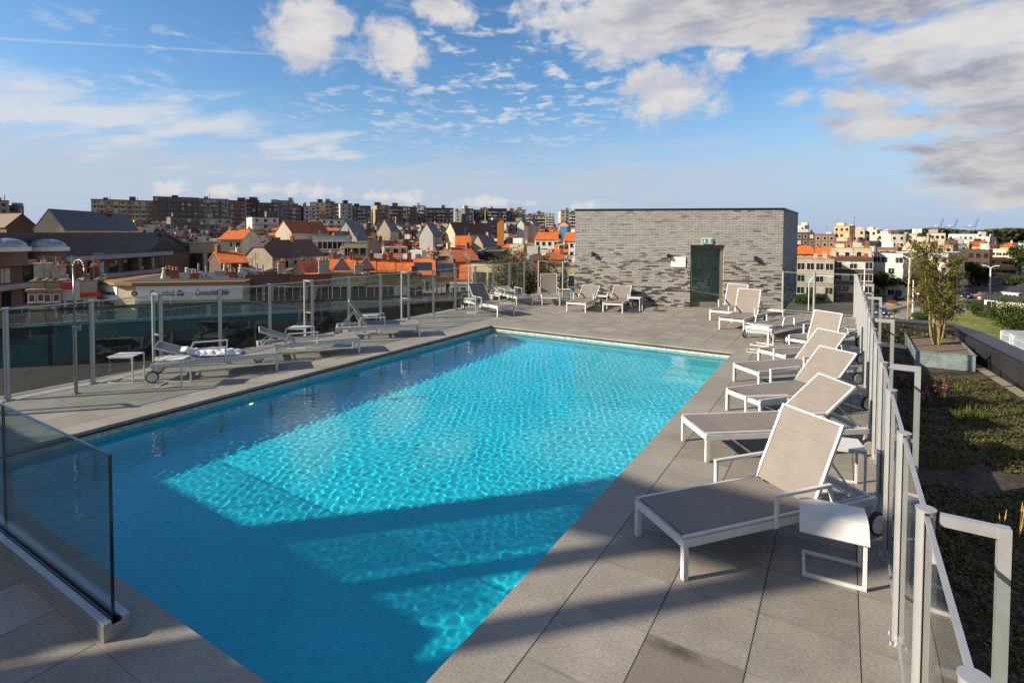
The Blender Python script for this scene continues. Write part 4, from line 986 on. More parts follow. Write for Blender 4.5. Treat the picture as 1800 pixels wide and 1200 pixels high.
    for i in range(dormer):
        if roof == 'side':
            cx = -h + w * (i + .5) / dormer; k = (Z_ - E_) / (dep / 2); y0 = dep * .14; z0 = E_ + k * y0
            m_ = MB(); m_.box(cx - .75, cx + .75, y0, y0 + 1.6, z0 - .3, z0 + 1.25); m_.box(cx - .85, cx + .85, y0 - .1, y0 + 1.6, z0 + 1.25, z0 + 1.36)
            dm = m_.build('dormer', WM['white'], ro)
            o = (window if level >= 1 else flatwin)(dm, cx, y0, z0 + .15, 0, 1.0, .85, 'w')
    ALLB.append((r, x, y, (ze + zr) / 2, short)); return r
def hpx(name, label, cat, pl, pr, d_, phi, roof, pt, pe, dep, wall, rmat, **k):
    a = atd(pl, d_); b_ = atd(pr, d_); c_ = (a + b_) / 2; w = (a - b_).length / max(.35, cos(R(phi))); pm = (pl + pr) / 2
    yw = -atan2(c_.x, c_.y) + R(phi)
    zr = zat(pm, pt, d_); ze = zat(pm, pe, d_) if pe else zr
    return house(name, label, cat, c_.x, c_.y, yw, w, dep, ze, zr, roof, wall, rmat, **k)

# ---- skyline blocks on the dunes
def block(label, pl, pr, pt, d_, wall, wkind='w', phi=0, dep=14, bal=True, col2=None, cat='apartment building', group='apartment blocks along the skyline', cell=3.3, fl=2.9):
    a = atd(pl, d_); b_ = atd(pr, d_); c_ = (a + b_) / 2; w = (a - b_).length; yw = -atan2(c_.x, c_.y) + R(phi); g0 = ground(c_.x, c_.y) - .5
    zt_ = zat((pl + pr) / 2, pt, d_) - g0; r = empty('apartment_block', (c_.x, c_.y, g0), yw, label, cat, group); h = w / 2
    MB().box(-h, h, 0, dep, 0, zt_, bottom=False).build('wall', WM[wall], r)
    n_ = max(2, int(w / cell)); vis = min(int((zt_ - 1) / fl), 8)
    bc = WM[col2] if col2 else WM[random.choice(('grey', 'lgrey', 'white', 'brown'))]
    for j in range(vis):
        z = zt_ - .9 - 1.5 - j * fl
        if bal:
            b = MB(); b.box(-h + .4, h - .4, -1.0, -.004, z - 1.0, z - .82)
            for i in range(0, n_):
                x = -h + w * (i + .5) / n_
                if (i + int(label.__len__())) % 3: b.box(x - w / n_ * .42, x + w / n_ * .42, -1.0, -.94, z - .82, z - .05)
            b.build('balcony', bc, r)
        for i in range(n_):
            x = -h + w * (i + .5) / n_
            flatwin(r, x, 0, z, 0, 1.7 if (i % 2) else 1.2, 1.5, wkind + ('b' if rnd() < .22 else ''))
        for s in (-1, 1):
            flatwin(r, s * h, dep * .5, z, s * pi / 2, 1.2, 1.3, wkind)
    rf = MB(); rf.box(-h - .2, h + .2, -.2, dep + .2, zt_, zt_ + .3); ro = rf.build('roof', RM['felt'], r)
    for i in range(max(1, int(w / 14))):
        a = uni(-h * .85, h * .85); q = uni(1.0, 2.6); hh = uni(1.2, 2.9)
        MB().box(a - q, a + q, 4, 8, zt_ + .3, zt_ + .3 + hh).build('roof_hut', WM[random.choice(('dbrown', 'grey', 'brown', 'cream', 'dgrey'))], ro)
        if rnd() < .5: MB().cyl((a + q + 1, 5, zt_ + .3), (a + q + 1, 5, zt_ + uni(2, 3.5)), .18, n=6).build('flue', METALR, ro)
    ALLB.append((r, c_.x, c_.y, zt_ + g0, None)); return r
SK = [
 (161, 270, 352, 430, 'tan', 'long tan brick apartment block with brown roof huts, leftmost of the high skyline row'),
 (270, 350, 347, 425, 'dgrey', 'tall dark grey apartment slab with pale stair towers, highest point of the skyline'),
 (350, 403, 350, 428, 'grey', 'grey apartment slab with pale penthouse line beside the highest slab'),
 (403, 433, 353, 430, 'red', 'dark red brick apartment block with zigzag balconies in the skyline row'),
 (433, 451, 351, 432, 'dbrown', 'narrow dark brown block between the red one and the long grey brown one'),
 (451, 489, 357, 435, 'brown', 'grey brown apartment block with flat top left of the gap in the skyline'),
 (489, 514, 353, 440, 'grey', 'skyline block with pale left face and dark penthouse before the gap'),
 (513, 530, 361, 436, 'brown', 'plain brown block end standing directly at the gap in the skyline'),
 (534, 557, 363, 440, 'white', 'sunlit white apartment block right of the gap in the skyline'),
 (545, 572, 356, 460, 'cream', 'cream tower with stepped roof behind the sunlit white block'),
 (572, 584, 354, 450, 'tan', 'slim tan tower right behind the cream stepped one'),
 (584, 598, 358, 446, 'dbrown', 'dark narrow skyline block between tan tower and pale grey block'),
 (598, 620, 358, 440, 'lgrey', 'pale grey skyline block with rounded roof edge'),
 (620, 652, 362, 445, 'brown', 'brown balcony block with white dormers above the white gable'),
 (652, 668, 369, 470, 'white', 'low whitish block in a dip of the skyline'),
 (662, 684, 361, 455, 'tan', 'tan and brown block with flat roof left of the wide brown one'),
 (684, 715, 363, 450, 'brown', 'wide mid brown block in the middle of the skyline'),
 (715, 733, 364, 440, 'dgrey', 'grey block with white balconies and a roof hut in mid skyline'),
 (733, 746, 362, 460, 'cream', 'thin cream tower beside the dark brown double block'),
 (746, 797, 366, 450, 'dbrown', 'dark brown double block with vertical tan stripes in mid skyline'),
 (800, 818, 371, 470, 'cream', 'sunlit cream block left of the dark grey slab'),
 (817, 832, 367, 455, 'dgrey', 'dark grey blank slab end in the right half of the skyline'),
 (832, 849, 369, 460, 'brown', 'brown block right of the dark grey slab end'),
 (848, 858, 368, 480, 'cream', 'narrow sandy tower rising behind dark brown rows'),
 (857, 891, 367, 460, 'dbrown', 'very dark brown wide block right of the narrow sandy tower'),
 (890, 908, 371, 470, 'red', 'reddish brown stepped block before the pale tower'),
 (906, 924, 369, 480, 'cream', 'pale cream tower above the orange gable'),
 (924, 937, 378, 500, 'dgrey', 'low dark block right of the pale cream tower'),
 (937, 958, 379, 520, 'brown', 'low brown block near the right end of the town skyline'),
 (944, 957, 374, 620, 'cream', 'faraway cream tower with jagged top, left of its twin'),
 (958, 974, 376, 640, 'lgrey', 'faraway pale grey cluster of flats near the brick building'),
 (985, 1000, 370, 520, 'cream', 'sunlit cream block just left of the brick building'),
 (999, 1020, 373, 500, 'dgrey', 'dark grey block cut by the left edge of the brick building'),
 (-20, 17, 353, 330, 'tan', 'tan brick tower with stepped top at the far left edge'),
 (17, 32, 362, 335, 'brown', 'lower brown wing right of the far left tower'),
 # second tier
 (300, 352, 382, 330, 'dgrey', 'low dark grey balcony block in front of the highest slab'),
 (352, 408, 384, 335, 'grey', 'low grey blue balcony block in front of the red brick one'),
 (443, 491, 382, 300, 'white', 'low white block with black balconies above the white sheds'),
 (180, 266, 391, 385, 'cream', 'long low pale facade with brown roof edge below the tan block'),
 (563, 602, 385, 310, 'white', 'low white flats with terrace below the sunlit white block'),
 (696, 722, 388, 300, 'dgrey', 'small dark balcony block behind the cream gable with chimneys'),
 (856, 884, 388, 290, 'dgrey', 'low dark grey block left of the orange gable'),
 (892, 914, 390, 300, 'grey', 'low grey block right of the orange gable'),
]
for i, (pl_, pr_, pt, d_, wl_, lab) in enumerate(SK):
    block(lab, pl_, pr_, pt, d_, wl_, 'w' if wl_ not in ('dbrown', 'brown', 'red') or i % 2 else 'd', phi=uni(-10, 14), bal=wl_ not in ('cream',) or i % 3 == 0)

# ---- landmark houses
HZ = 'house'
H = hpx
H('gabled_house', 'slate roofed house with large pale gable and two white dormers at far left', HZ, 60, 112, 150, -28, 'front', 368, 401, 34, 'cream', 'slate', chim=1, sidecols=4, rows=1, short='the large pale gable at far left')
H('gabled_house', 'dark brick house with tan roof slope at the far left', HZ, 12, 66, 160, 20, 'front', 376, 398, 20, 'dbrown', 'brown', chim=0, short='the dark brick gable at far left')
H('gabled_house', 'dark gabled house with brown roof cut by the left edge', HZ, -50, 6, 165, 0, 'side', 377, 395, 14, 'dbrown', 'brown', chim=1)
H('school_building', 'beige flat roofed hall with a row of nine tall windows', 'hall', 279, 374, 122, -14, 'flat', 431, None, 16, 'beige', 'felt', cols=10, rows=1, ww=1.0, wh=3.0, wtop=1.6, wkind='d', chim=0, short='the beige hall with tall windows')
H('town_house', 'cream two storey house with bright orange roofs behind the beige hall', HZ, 383, 425, 165, -20, 'side', 404, 421, 16, 'cream', 'orange', cols=3, rows=2, sidecols=2, chim=2, short='the bright orange roofed cream house')
H('gabled_house', 'big pale clipped gable house with dark brown roof and roof windows', HZ, 428, 478, 108, -34, 'clip', 424, 452, 18, 'stone', 'brown', chim=1, sidecols=6, rows=2, short='the big pale clipped gable')
H('town_house', 'low orange roofed house in front of the big pale clipped gable', HZ, 388, 436, 92, 12, 'side', 445, 462, 9, 'dbrown', 'orange', cols=2, rows=1, chim=2, short='the low orange roofed house')
H('gabled_house', 'house with steep rust red roof and pale gable carrying a chimney', HZ, 484, 512, 215, -40, 'front', 388, 408, 22, 'cream', 'rust', chim=1, short='the steep rust red roof')
H('gabled_house', 'large white triangular gable with slate roof in mid town', HZ, 586, 627, 200, -16, 'front', 388, 420, 18, 'white', 'slate', chim=0, short='the large white triangular gable')
H('gabled_house', 'small black roofed house tucked before the large white gable', HZ, 590, 618, 185, 10, 'side', 407, 418, 9, 'dgrey', 'slate', chim=1)
H('town_house', 'white house with brick pilasters and tall shuttered windows', HZ, 549, 610, 150, -6, 'flat', 416, None, 12, 'white', 'flat', cols=7, rows=2, ww=1.0, wh=1.9, wtop=1.3, chim=2, short='the white house with brick pilasters')
H('town_house', 'sandy box house with blank grey side wall', HZ, 604, 645, 118, -8, 'flat', 430, None, 14, 'beige', 'flat', cols=3, rows=1, wkind='d', chim=1, short='the sandy box house')
H('town_house', 'blank dark grey rendered wall building right of the sandy box house', HZ, 645, 674, 121, 0, 'flat', 430, None, 12, 'grey', 'flat', cols=0, chim=1)
H('town_house', 'rust roofed house with a strip of white dormer windows', HZ, 676, 718, 112, 6, 'side', 431, 452, 11, 'stone', 'rust', cols=0, dormer=3, chim=2, short='the rust roof with dormer strip')
H('gabled_house', 'cream gable flanked by tall chimney stacks in mid town', HZ, 664, 686, 230, -16, 'front', 385, 404, 14, 'cream', 'slate', chim=2, short='the cream gable with chimney stacks')
H('gabled_house', 'grey white steep gable with slate roof right of mid town', HZ, 737, 761, 190, -14, 'front', 392, 412, 14, 'white', 'slate', chim=1, short='the grey white steep gable')
H('gabled_house', 'cream gable with long dark red roof and skylights', HZ, 782, 800, 190, -42, 'front', 391, 410, 22, 'cream', 'brown', chim=1, short='the cream gable with dark red roof')
H('gabled_house', 'plain cream gable with narrow black roof beside the square orange roof', HZ, 829, 849, 150, -20, 'front', 413, 430, 12, 'stone', 'slate', chim=1, short='the plain cream gable')
H('town_house', 'house with square bright orange roof over a pale wall', HZ, 800, 828, 148, 0, 'side', 416, 431, 11, 'stone', 'orange', cols=0, chim=1, short='the square bright orange roof')
H('town_house', 'wide house with huge weathered orange roof slope near the back fence', HZ, 800, 846, 92, 16, 'side', 438, 463, 14, 'brown', 'rust', cols=2, rows=1, chim=2, short='the huge weathered orange roof slope')
H('town_house', 'flat roofed black box building left of the bamboo', HZ, 840, 884, 100, -6, 'flat', 444, None, 12, 'black', 'pale', cols=0, chim=0, short='the black box building')
H('gabled_house', 'narrow house with a glowing orange painted gable wall', HZ, 874, 886, 235, 0, 'front', 384, 390, 14, 'orange', 'slate', chim=0, short='the glowing orange gable')
H('gabled_house', 'salmon pink gable house with blue lower wall left of the brick building', HZ, 981, 999, 235, -6, 'front', 389, 396, 12, 'salmon', 'slate', chim=1, short='the salmon pink gable')
H('town_house', 'blue painted low house in front of the salmon pink gable', HZ, 984, 997, 228, -6, 'flat', 400, None, 6, 'blue', 'flat', chim=0)
H('gabled_house', 'small white gable with slate roof above the cream town houses', HZ, 909, 921, 240, -12, 'front', 386, 394, 12, 'white', 'slate', chim=0, short='the small white gable')
H('gabled_house', 'tiny cream gable right of the small white one', HZ, 929, 938, 250, -12, 'front', 387, 394, 12, 'cream', 'slate', chim=0)
H('terrace_house', 'long bright orange roof over white gabled fronts beside the conifer', HZ, 940, 982, 190, -8, 'side', 409, 421, 14, 'white', 'orange', cols=4, rows=2, chim=1, short='the long bright orange roof')
H('terrace_house', 'white house with orange roof cut by the brick building', HZ, 990, 1030, 185, -8, 'side', 409, 424, 14, 'white', 'orange', cols=4, rows=2, chim=1)
H('town_house', 'small yellow house with orange roof and dormer before the conifer', HZ, 975, 999, 118, 0, 'side', 431, 443, 8, 'yellow', 'orange', cols=2, rows=1, dormer=1, chim=1, short='the small yellow house')
H('town_house', 'orange walled low building with rust roof below the small yellow house', HZ, 960, 992, 104, 0, 'side', 446, 456, 8, 'orange', 'rust', cols=2, rows=1, chim=1)
# terrace with orange roofs just across the street
TR = [
 (507, 538, 67, 'front', 463, 484, 'stone', 'orange', 'gable fronted house with orange roof at the left end of the orange terrace', 0),
 (540, 566, 66, 'hip', 471, 485, 'brown', 'orange', 'small hipped orange roof between two gables of the orange terrace', 0),
 (560, 592, 76, 'front', 451, 476, 'stone', 'rust', 'taller pale gable with rust roof rising out of the orange terrace', 1),
 (574, 626, 71, 'side', 457, 483, 'tan', 'orange', 'terrace house with a white framed triangular dormer in its orange roof', 2),
 (626, 660, 71, 'side', 458, 484, 'beige', 'orange', 'terrace house with plain orange roof and white gutter right of the triangular dormer', 1),
 (660, 694, 71, 'side', 459, 484, 'tan', 'orange', 'terrace house with plain orange roof in the middle of the long roof', 1),
 (694, 726, 71, 'side', 460, 484, 'beige', 'orange', 'terrace house at the right end of the long plain orange roof', 1),
 (727, 765, 70, 'side', 459, 483, 'white', 'orange', 'terrace house with orange roof left of the solar panel roof', 1),
 (765, 800, 70, 'side', 460, 487, 'orange', 'brown', 'orange brick terrace house with brown roof carrying solar panels', 1),
 (800, 829, 70, 'side', 465, 490, 'yellow', 'orange', 'yellow terrace house with orange roof and white bay window', 1),
]
for (a, b_, d_, rf_, pt, pe, wl_, rm_, lab, ch) in TR:
    o = H('terrace_house', lab, HZ, a, b_, d_, 0 if rf_ != 'front' else -14, rf_, pt, pe, 9 if rf_ != 'front' else 9, wl_, rm_, cols=2, rows=2, ww=1.15, wh=1.35, chim=ch, fl=2.7, group='orange roofed terrace across the street', short=None)
    if 'triangular dormer' in lab:
        g0 = o.location.z; zz = zat(598, 475, d_) - g0
        dm = MB(); dm.add([(-1.0, 1.0, zz), (1.1, 1.0, zz), (.05, 1.0, zz + 1.55), (-1.0, 3.6, zz), (1.1, 3.6, zz), (.05, 3.6, zz + 1.55)], [(0, 1, 2), (5, 4, 3), (0, 3, 4, 1)])
        dr_ = fix(dm.build('dormer', WM['grey'], o)); k = MB(); k.beam((-1.15, .93, zz - .1), (.05, .93, zz + 1.7), .16, .12); k.beam((.05, .93, zz + 1.7), (1.25, .93, zz - .1), .16, .12)
        k.build('dormer_frame', FRAME, dr_)
    if 'solar' in lab:
        rf2 = [c_ for c_ in o.children if c_.name.startswith('roof')][0]; g0 = o.location.z
        ze_ = zat((a + b_) / 2, pe, d_) - g0; zr_ = zat((a + b_) / 2, pt, d_) - g0; k = (zr_ - ze_) / 4.5
        for s in (-1, 1):
            m_ = MB(); x0 = -.3 + s * .62; m_.add([(x0 - .55, .9, ze_ + k * .9 + .24), (x0 + .55, .9, ze_ + k * .9 + .24), (x0 + .55, 3.1, ze_ + k * 3.1 + .24), (x0 - .55, 3.1, ze_ + k * 3.1 + .24), (x0 - .55, .9, ze_ + k * .9 + .18), (x0 + .55, .9, ze_ + k * .9 + .18), (x0 + .55, 3.1, ze_ + k * 3.1 + .18), (x0 - .55, 3.1, ze_ + k * 3.1 + .18)],
                [(0, 1, 2, 3), (7, 6, 5, 4), (0, 4, 5, 1), (1, 5, 6, 2), (2, 6, 7, 3), (3, 7, 4, 0)]); m_.build('solar_panel', PV, rf2)
    if 'bay window' in lab:
        g0 = o.location.z; zz = zat(814, 520, d_) - g0
        bx_ = MB().box(-1.6, 1.6, -.8, -.005, zz - 1.4, zz + 1.6).box(-1.75, 1.75, -.95, -.005, zz + 1.6, zz + 1.8).build('bay_window', FRAME, o)
        for i in range(3): window(bx_, -1.0 + i, -.8, zz - .2, 0, .7, 1.4, 'w')
H('corner_house', 'beige flat roofed corner house with dark side wall before the bamboo', HZ, 829, 884, 68, -24, 'flat', 469, None, 12, 'beige', 'flat', cols=2, rows=2, ww=1.6, wh=1.9, wkind='d', chim=1, short='the beige corner house')
H('corner_house', 'low grey stone house with flat roof seen beneath the tree by the brick building', HZ, 965, 1030, 72, -12, 'flat', 474, None, 10, 'stone', 'rust', cols=4, rows=2, ww=.8, wh=1.9, chim=1)
# dark flat roofed row nearer the sign
for a, b_, wl_, lab in ((430, 508, 'brown', 'dark brown flat roofed house with two wide white windows right of the sign building'), (508, 582, 'red', 'dark red brick flat roofed house with one very wide white window'),
                        (582, 645, 'beige', 'tan flat roofed house front with paired white windows below the orange terrace'), (645, 742, 'tan', 'ochre house front with a projecting glazed balcony below the long orange roof')):
    H('row_house', lab, HZ, a, b_, 63, 3, 'flat', 489, None, 6, wl_, 'felt', cols=2 if b_ - a < 80 else 4, rows=3, ww=3.0 if b_ - a < 80 and wl_ != 'beige' else 1.6, wh=1.6, wtop=.9, chim=1, fl=2.9)
# ---- the building with the painted sign
SGN = M('sign_board_white', (.88, .87, .86), .5, var=.05, scale=1)
INK = M('sign_letter_black', (.02, .015, .015), .6); INKR = M('emblem_brown', (.25, .06, .03), .6)
a = atd(235, 63.5); b_ = atd(427, 60.5); c_ = (a + b_) / 2; q = (b_ - a).normalized(); yw = atan2(q.y, q.x); w = (b_ - a).length
zs = zat(330, 500, 62); g0 = GZ - .5
r = empty('cafe_building', (c_.x, c_.y, g0), yw, 'long cream corner building with white painted sign boards under a brown flat roof edge', 'cafe'); Z_ = zs - g0
fw = 4.6       # the angled corner to the left
wl = MB(); wl.poly([(-w / 2, 0), (w / 2, 0), (w / 2, 13), (-w / 2 - 2.0, 13), (-w / 2 - 4.2, 3.0), (-w / 2 - 1.6, .5)], 0, Z_); fix(wl.build('wall', WM['cream'], r))
rf = MB(); rf.poly([(-w / 2 - .1, -.35), (w / 2 + .2, -.35), (w / 2 + .2, 13.2), (-w / 2 - 2.2, 13.2), (-w / 2 - 4.55, 2.9), (-w / 2 - 1.8, .2)], Z_, Z_ + .28); ro = fix(rf.build('roof', [M('ochre_cornice', (.24, .13, .04), .7, var=.2)], r))
MB().box(-w / 2 - 1.5, w / 2 - .3, 1, 12.5, Z_ + .28, Z_ + .32).build('roof_felt', RM['felt'], ro)
sb = MB().box(-w / 2 + .15, w / 2 - .1, -.09, -.004, Z_ - 1.5, Z_ - .1).build('sign_board', SGN, r)
def text_mesh(s, size, mat_, parent, loc, rot, name='lettering', shear=.25, xs_=1.0):
    cu = bpy.data.curves.new('t', 'FONT'); cu.body = s; cu.size = size; cu.shear = shear; cu.align_x = 'CENTER'; cu.extrude = .012; cu.offset = .009
    o = bpy.data.objects.new('t', cu); C.objects.link(o); dg = bpy.context.evaluated_depsgraph_get(); me_ = bpy.data.meshes.new_from_object(o.evaluated_get(dg)); bpy.data.objects.remove(o)
    me_.materials.clear(); me_.materials.append(mat_); n_ = bpy.data.objects.new(name, me_); C.objects.link(n_); n_.parent = parent; n_.location = loc; n_.rotation_euler = rot; n_.scale = (xs_, 1, 1); return n_
for u, txt in ((.285, 'Corsendonk  bier'), (.695, 'Corsendonk  bier')):
    x = -w / 2 + w * u; text_mesh(txt, .80, INK, sb, (x + .1, -.105, Z_ - 1.05), (pi / 2, 0, 0), xs_=.53)
    e = MB(); e.cyl((x - 2.75, -.12, Z_ - .78), (x - 2.75, -.09, Z_ - .78), .27, n=18); e.build('emblem', INKR, sb)
    e = MB(); e.cyl((x - 2.75, -.13, Z_ - .78), (x - 2.75, -.12, Z_ - .78), .17, n=16); e.build('emblem_centre', M('emblem_tan', (.42, .24, .12), .6), sb)
# left angled board
A_ = Vector((-w / 2 - 4.2, 3.0, 0)); B_ = Vector((-w / 2 - 1.6, .5, 0)); qq = (B_ - A_).normalized(); an = atan2(qq.y, qq.x)
s2 = MB().box(.15, (B_ - A_).length - .1, -.09, -.004, Z_ - 1.5, Z_ - .1).build('sign_board', SGN, r); s2.location = A_; s2.rotation_euler.z = an
text_mesh('Corsendonk bier', .5, INK, s2, (2.0, -.105, Z_ - 1.0), (pi / 2, 0, 0), xs_=.62)
e = MB(); e.cyl((.55, -.12, Z_ - .8), (.55, -.09, Z_ - .8), .18, n=16); e.build('emblem', INKR, s2)
for fl_ in range(3):
    for u, ww_ in ((.10, 1.3), (.30, 2.3), (.52, 2.3), (.83, 2.6)): window(r, -w / 2 + w * u, 0, Z_ - 3.3 - fl_ * 2.9, 0, ww_, 1.45, 'd')
    window(r, A_.x + qq.x * 2, A_.y + qq.y * 2, Z_ - 3.3 - fl_ * 2.9, an, 1.3, 1.45, 'd')
for i in range(15):
    x = -w / 2 + w * (i + .5) / 15 + uni(-.4, .4); y = uni(3, 11)
    if i % 3 == 0: chimney(ro, x, y, Z_ + .28, Z_ + uni(.8, 1.3), .7, .45, BRICKC, 2)
    elif i % 3 == 1: MB().cyl((x, y, Z_ + .3), (x, y, Z_ + 1.1), .30, .12, 12).cyl((x, y, Z_ + 1.1), (x, y, Z_ + 1.35), .12, n=10).cyl((x, y, Z_ + 1.35), (x, y, Z_ + 1.45), .22, .05, 10).build('roof_vent', WM['white'], ro)
    else: MB().box(x - .5, x + .5, y - .4, y + .4, Z_ + .3, Z_ + .85).cyl((x + .9, y, Z_ + .3), (x + .9, y, Z_ + 1.5), .1, n=8).build('roof_unit', METALR, ro)
ALLB.append((r, c_.x, c_.y, zs, 'the sign building'))
# smaller houses left of it: yellow brick bays, red advertising panels
for i, (a, b_, wl_, lab) in enumerate(((50, 76, 'tan', 'narrow ochre brick house with bay window, left one of two'), (77, 104, 'tan', 'narrow ochre brick house with bay window, right one of two'), (106, 138, 'white', 'white house with a red blank panel on its upper left corner'), (138, 168, 'beige', 'beige house with a red band across its front beside the sign building'))):
    pt = 500 + (2 if i < 2 else 0); o = H('row_house', lab, HZ, a, b_, 66, -6, 'flat', pt, None, 9, wl_, 'flat', cols=0, chim=2, short=None); g0 = o.location.z; pm = (a + b_) / 2
    ww_ = (b_ - a) * 66 / 953 * .8
    if i < 2:
        z1 = zat(pm, 511, 66) - g0; z0 = zat(pm, 530, 66) - g0; bw = ww_ * .42
        bx_ = MB().box(-bw, bw, -.7, -.005, z0 - .1, z1).box(-bw - .15, bw + .15, -.85, -.005, z1, z1 + .2).build('bay_window', WM['tan'], o)
        for k in range(2): window(bx_, -bw / 2 + k * bw, -.7, z0 + .1, 0, bw * .6, z1 - z0 - .4, 'w')
        MB().box(-ww_ * .3, ww_ * .3, -.06, -.005, z0 - 1.5, z0 - .5).build('yellow_panel', WM['yellow'], o)
    elif i == 2:
        z1 = zat(pm, 498, 66) - g0; MB().box(-1.0, .2, -.08, -.005, z1 - .55, z1 + .1).build('red_panel', M('red_panel', (.62, .03, .03), .4), o)
        for k in range(3): window(o, -.8 + k * .75, 0, z1 - 2.9, 0, .55, 1.3, 'w')
    else:
        z1 = zat(pm, 515, 66) - g0; MB().box(-.95, .95, -.08, -.005, z1 - .35, z1 + .05).build('red_band', M('red_panel', (.62, .03, .03), .4), o); window(o, 0, 0, z1 - 2.0, 0, 1.5, 1.3, 'w')

# ---- big apartment building with slate mansard on the left
P_ = [(-150, 80), (-20, 86), (70, 92), (160, 99), (255, 108), (292, 114)]
pts = [atd(px_, d_) for px_, d_ in P_]; o_ = pts[0].copy(); L_ = [p - o_ for p in pts]; g0 = GZ - .5
r = empty('mansard_building', (o_.x, o_.y, g0), 0, 'wide curved apartment building with slate mansard roof, pale balcony bands and small domes', 'apartment building')
back = Vector((-sin(R(38)), cos(R(38)), 0)) * 16
ze_, zr_ = -1.35 - g0, 2.35 - g0
wl = MB(); n_ = len(L_)
foot = [(p.x, p.y) for p in L_] + [((p + back).x, (p + back).y) for p in reversed(L_)]
wl.poly(foot, 0, ze_); fix(wl.build('wall', WM['brown'], r))
rf = MB(); inw = back.normalized()
vs = []
for i_, p in enumerate(L_): vs += [tuple((p - inw * .3).to_2d()) + (ze_,), tuple((p + inw * 7.5 - (L_[-1] - L_[-2]).normalized() * (9.5 if i_ == len(L_) - 1 else 0)).to_2d()) + (zr_,), tuple((p + inw * 16.3).to_2d()) + (ze_,)]
L2_ = L_[-1] + Vector((.6, .3, 0))
fs = []
for i in range(n_ - 1): k = i * 3; fs += [(k, k + 3, k + 4, k + 1), (k + 1, k + 4, k + 5, k + 2), (k, k + 2, k + 5, k + 3)]
fs += [(0, 1, 2), ((n_ - 1) * 3, (n_ - 1) * 3 + 2, (n_ - 1) * 3 + 1)]
rf.add(vs, fs); ro = fix(rf.build('roof', RM['slate'], r))
BAND = M('balcony_concrete', (.34, .31, .30), .7, var=.15, scale=.6)
for j, zb in enumerate((-1.35, -4.15, -6.85, -9.5)):
    zb -= g0; m_ = MB()
    for i in range(n_ - 1):
        a, b_ = L_[i], L_[i + 1]; q = (b_ - a).normalized(); nn_ = Vector((q.y, -q.x, 0)); m_.beam(a + nn_ * .55 + Vector((0, 0, zb + .1)), b_ + nn_ * .55 + Vector((0, 0, zb + .1)), 1.1, .62)
    m_.build('balcony_band', BAND, r)
    if j < 3:
        for i in range(n_ - 1):
            a, b_ = L_[i], L_[i + 1]; q = (b_ - a).normalized(); nn_ = Vector((q.y, -q.x, 0)); ln = (b_ - a).length; k = max(1, int(ln / 2.6))
            for u in range(k):
                p = a + q * (ln * (u + .5) / k) + nn_ * .01; window(r, p.x, p.y, zb - 2.25, atan2(q.y, q.x), 1.75, 1.75, 'd' if (u + j) % 3 else 'db')
                if u % 3 == 0:
                    p2 = a + q * (ln * u / k) + nn_ * .5; MB().box(-.22, .22, -.5, .5, zb - 2.55, zb - .22).build('pier', WM['brown'], r); pr_ = C.objects[-1]; pr_.location = p2; pr_.rotation_euler.z = atan2(q.y, q.x)
for px_, d_ in ((8, 86.5), (81, 91.5)):
    p = atd(px_, d_) - o_; z0 = zat(px_, 447, d_) - g0; zt2 = zat(px_, 434, d_) - g0
    tb = MB().cyl((p.x, p.y, z0 - 1.2), (p.x, p.y, zt2 - .5), 2.0, n=20).build('turret', WM['brown'], r)
    MB().cyl((p.x, p.y, zt2 - .5), (p.x, p.y, zt2), 2.35, 2.35, 24).build('cornice', FRAME, tb)
    dm = MB(); vs = []; fs = []; nr, ns = 6, 24
    for i in range(nr + 1):
        t_ = i / nr * pi / 2
        for k in range(ns):
            a = 2 * pi * k / ns; rr_ = 2.0 * cos(t_) * (1 + .02 * (k % 2)); vs.append((p.x + rr_ * cos(a), p.y + rr_ * sin(a), zt2 + 1.05 * sin(t_)))
    for i in range(nr):
        for k in range(ns): fs.append((i * ns + k, i * ns + (k + 1) % ns, (i + 1) * ns + (k + 1) % ns, (i + 1) * ns + k))
    dm.add(vs, fs).build('dome', METALR, tb)
for px_, d_ in ((149, 100), (228, 107)):      # roof dormers with a pale lintel
    p = atd(px_, d_) - o_; zz = zat(px_, 446, d_) - g0; a_ = -atan2(p.x + o_.x, p.y + o_.y)
    dm = MB().box(-1.9, 1.9, -.3, 3, zz - 2.0, zz - .3).build('dormer', WM['dbrown'], ro); dm.location = (p.x, p.y, 0); dm.rotation_euler.z = a_
    MB().box(-2.2, 2.2, -.7, 2.5, zz - .3, zz + .12).build('lintel', BAND, dm)
    for u in (-1, 0, 1): window(dm, u * 1.15, -.3, zz - 1.9, 0, .85, 1.3, 'd')
p = atd(101, 100) - o_; sk_ = MB().beam((p.x - .8, p.y, zat(101, 409.5, 100) - g0 - .9), (p.x + .8, p.y, zat(101, 409.5, 100) - g0 - .9), .5, .9, up=(.3, -.5, .8)).build('skylight', METALR, ro)
ALLB.append((r, *(atd(150, 99))[:2], 0, 'the mansard apartment building'))
# white hall with rounded roof
p = atd(168, 262); g0 = ground(p.x, p.y) - .5; r = empty('round_roof_hall', (p.x, p.y, g0), -atan2(p.x, p.y) - .3, 'white hall with half round roof beside the tan skyline block', 'hall'); zz = zat(168, 380, 262) - g0
MB().box(-4, 4, 0, 14, 0, zz - 3.9).build('wall', WM['white'], r); v = [(-4, zz - 3.9)] + [(-4 * cos(t_), zz - 3.9 + 3.9 * sin(t_)) for t_ in [pi * k / 12 for k in range(1, 12)]] + [(4, zz - 3.9)]
m_ = MB(); n_ = len(v); m_.add([(x, 0, z) for x, z in v] + [(x, 14, z) for x, z in v], [tuple(range(n_)), tuple(range(2 * n_ - 1, n_ - 1, -1))] + [(i, i + 1, n_ + i + 1, n_ + i) for i in range(n_ - 1)]); fix(m_.build('vaulted_roof', METALR, r))
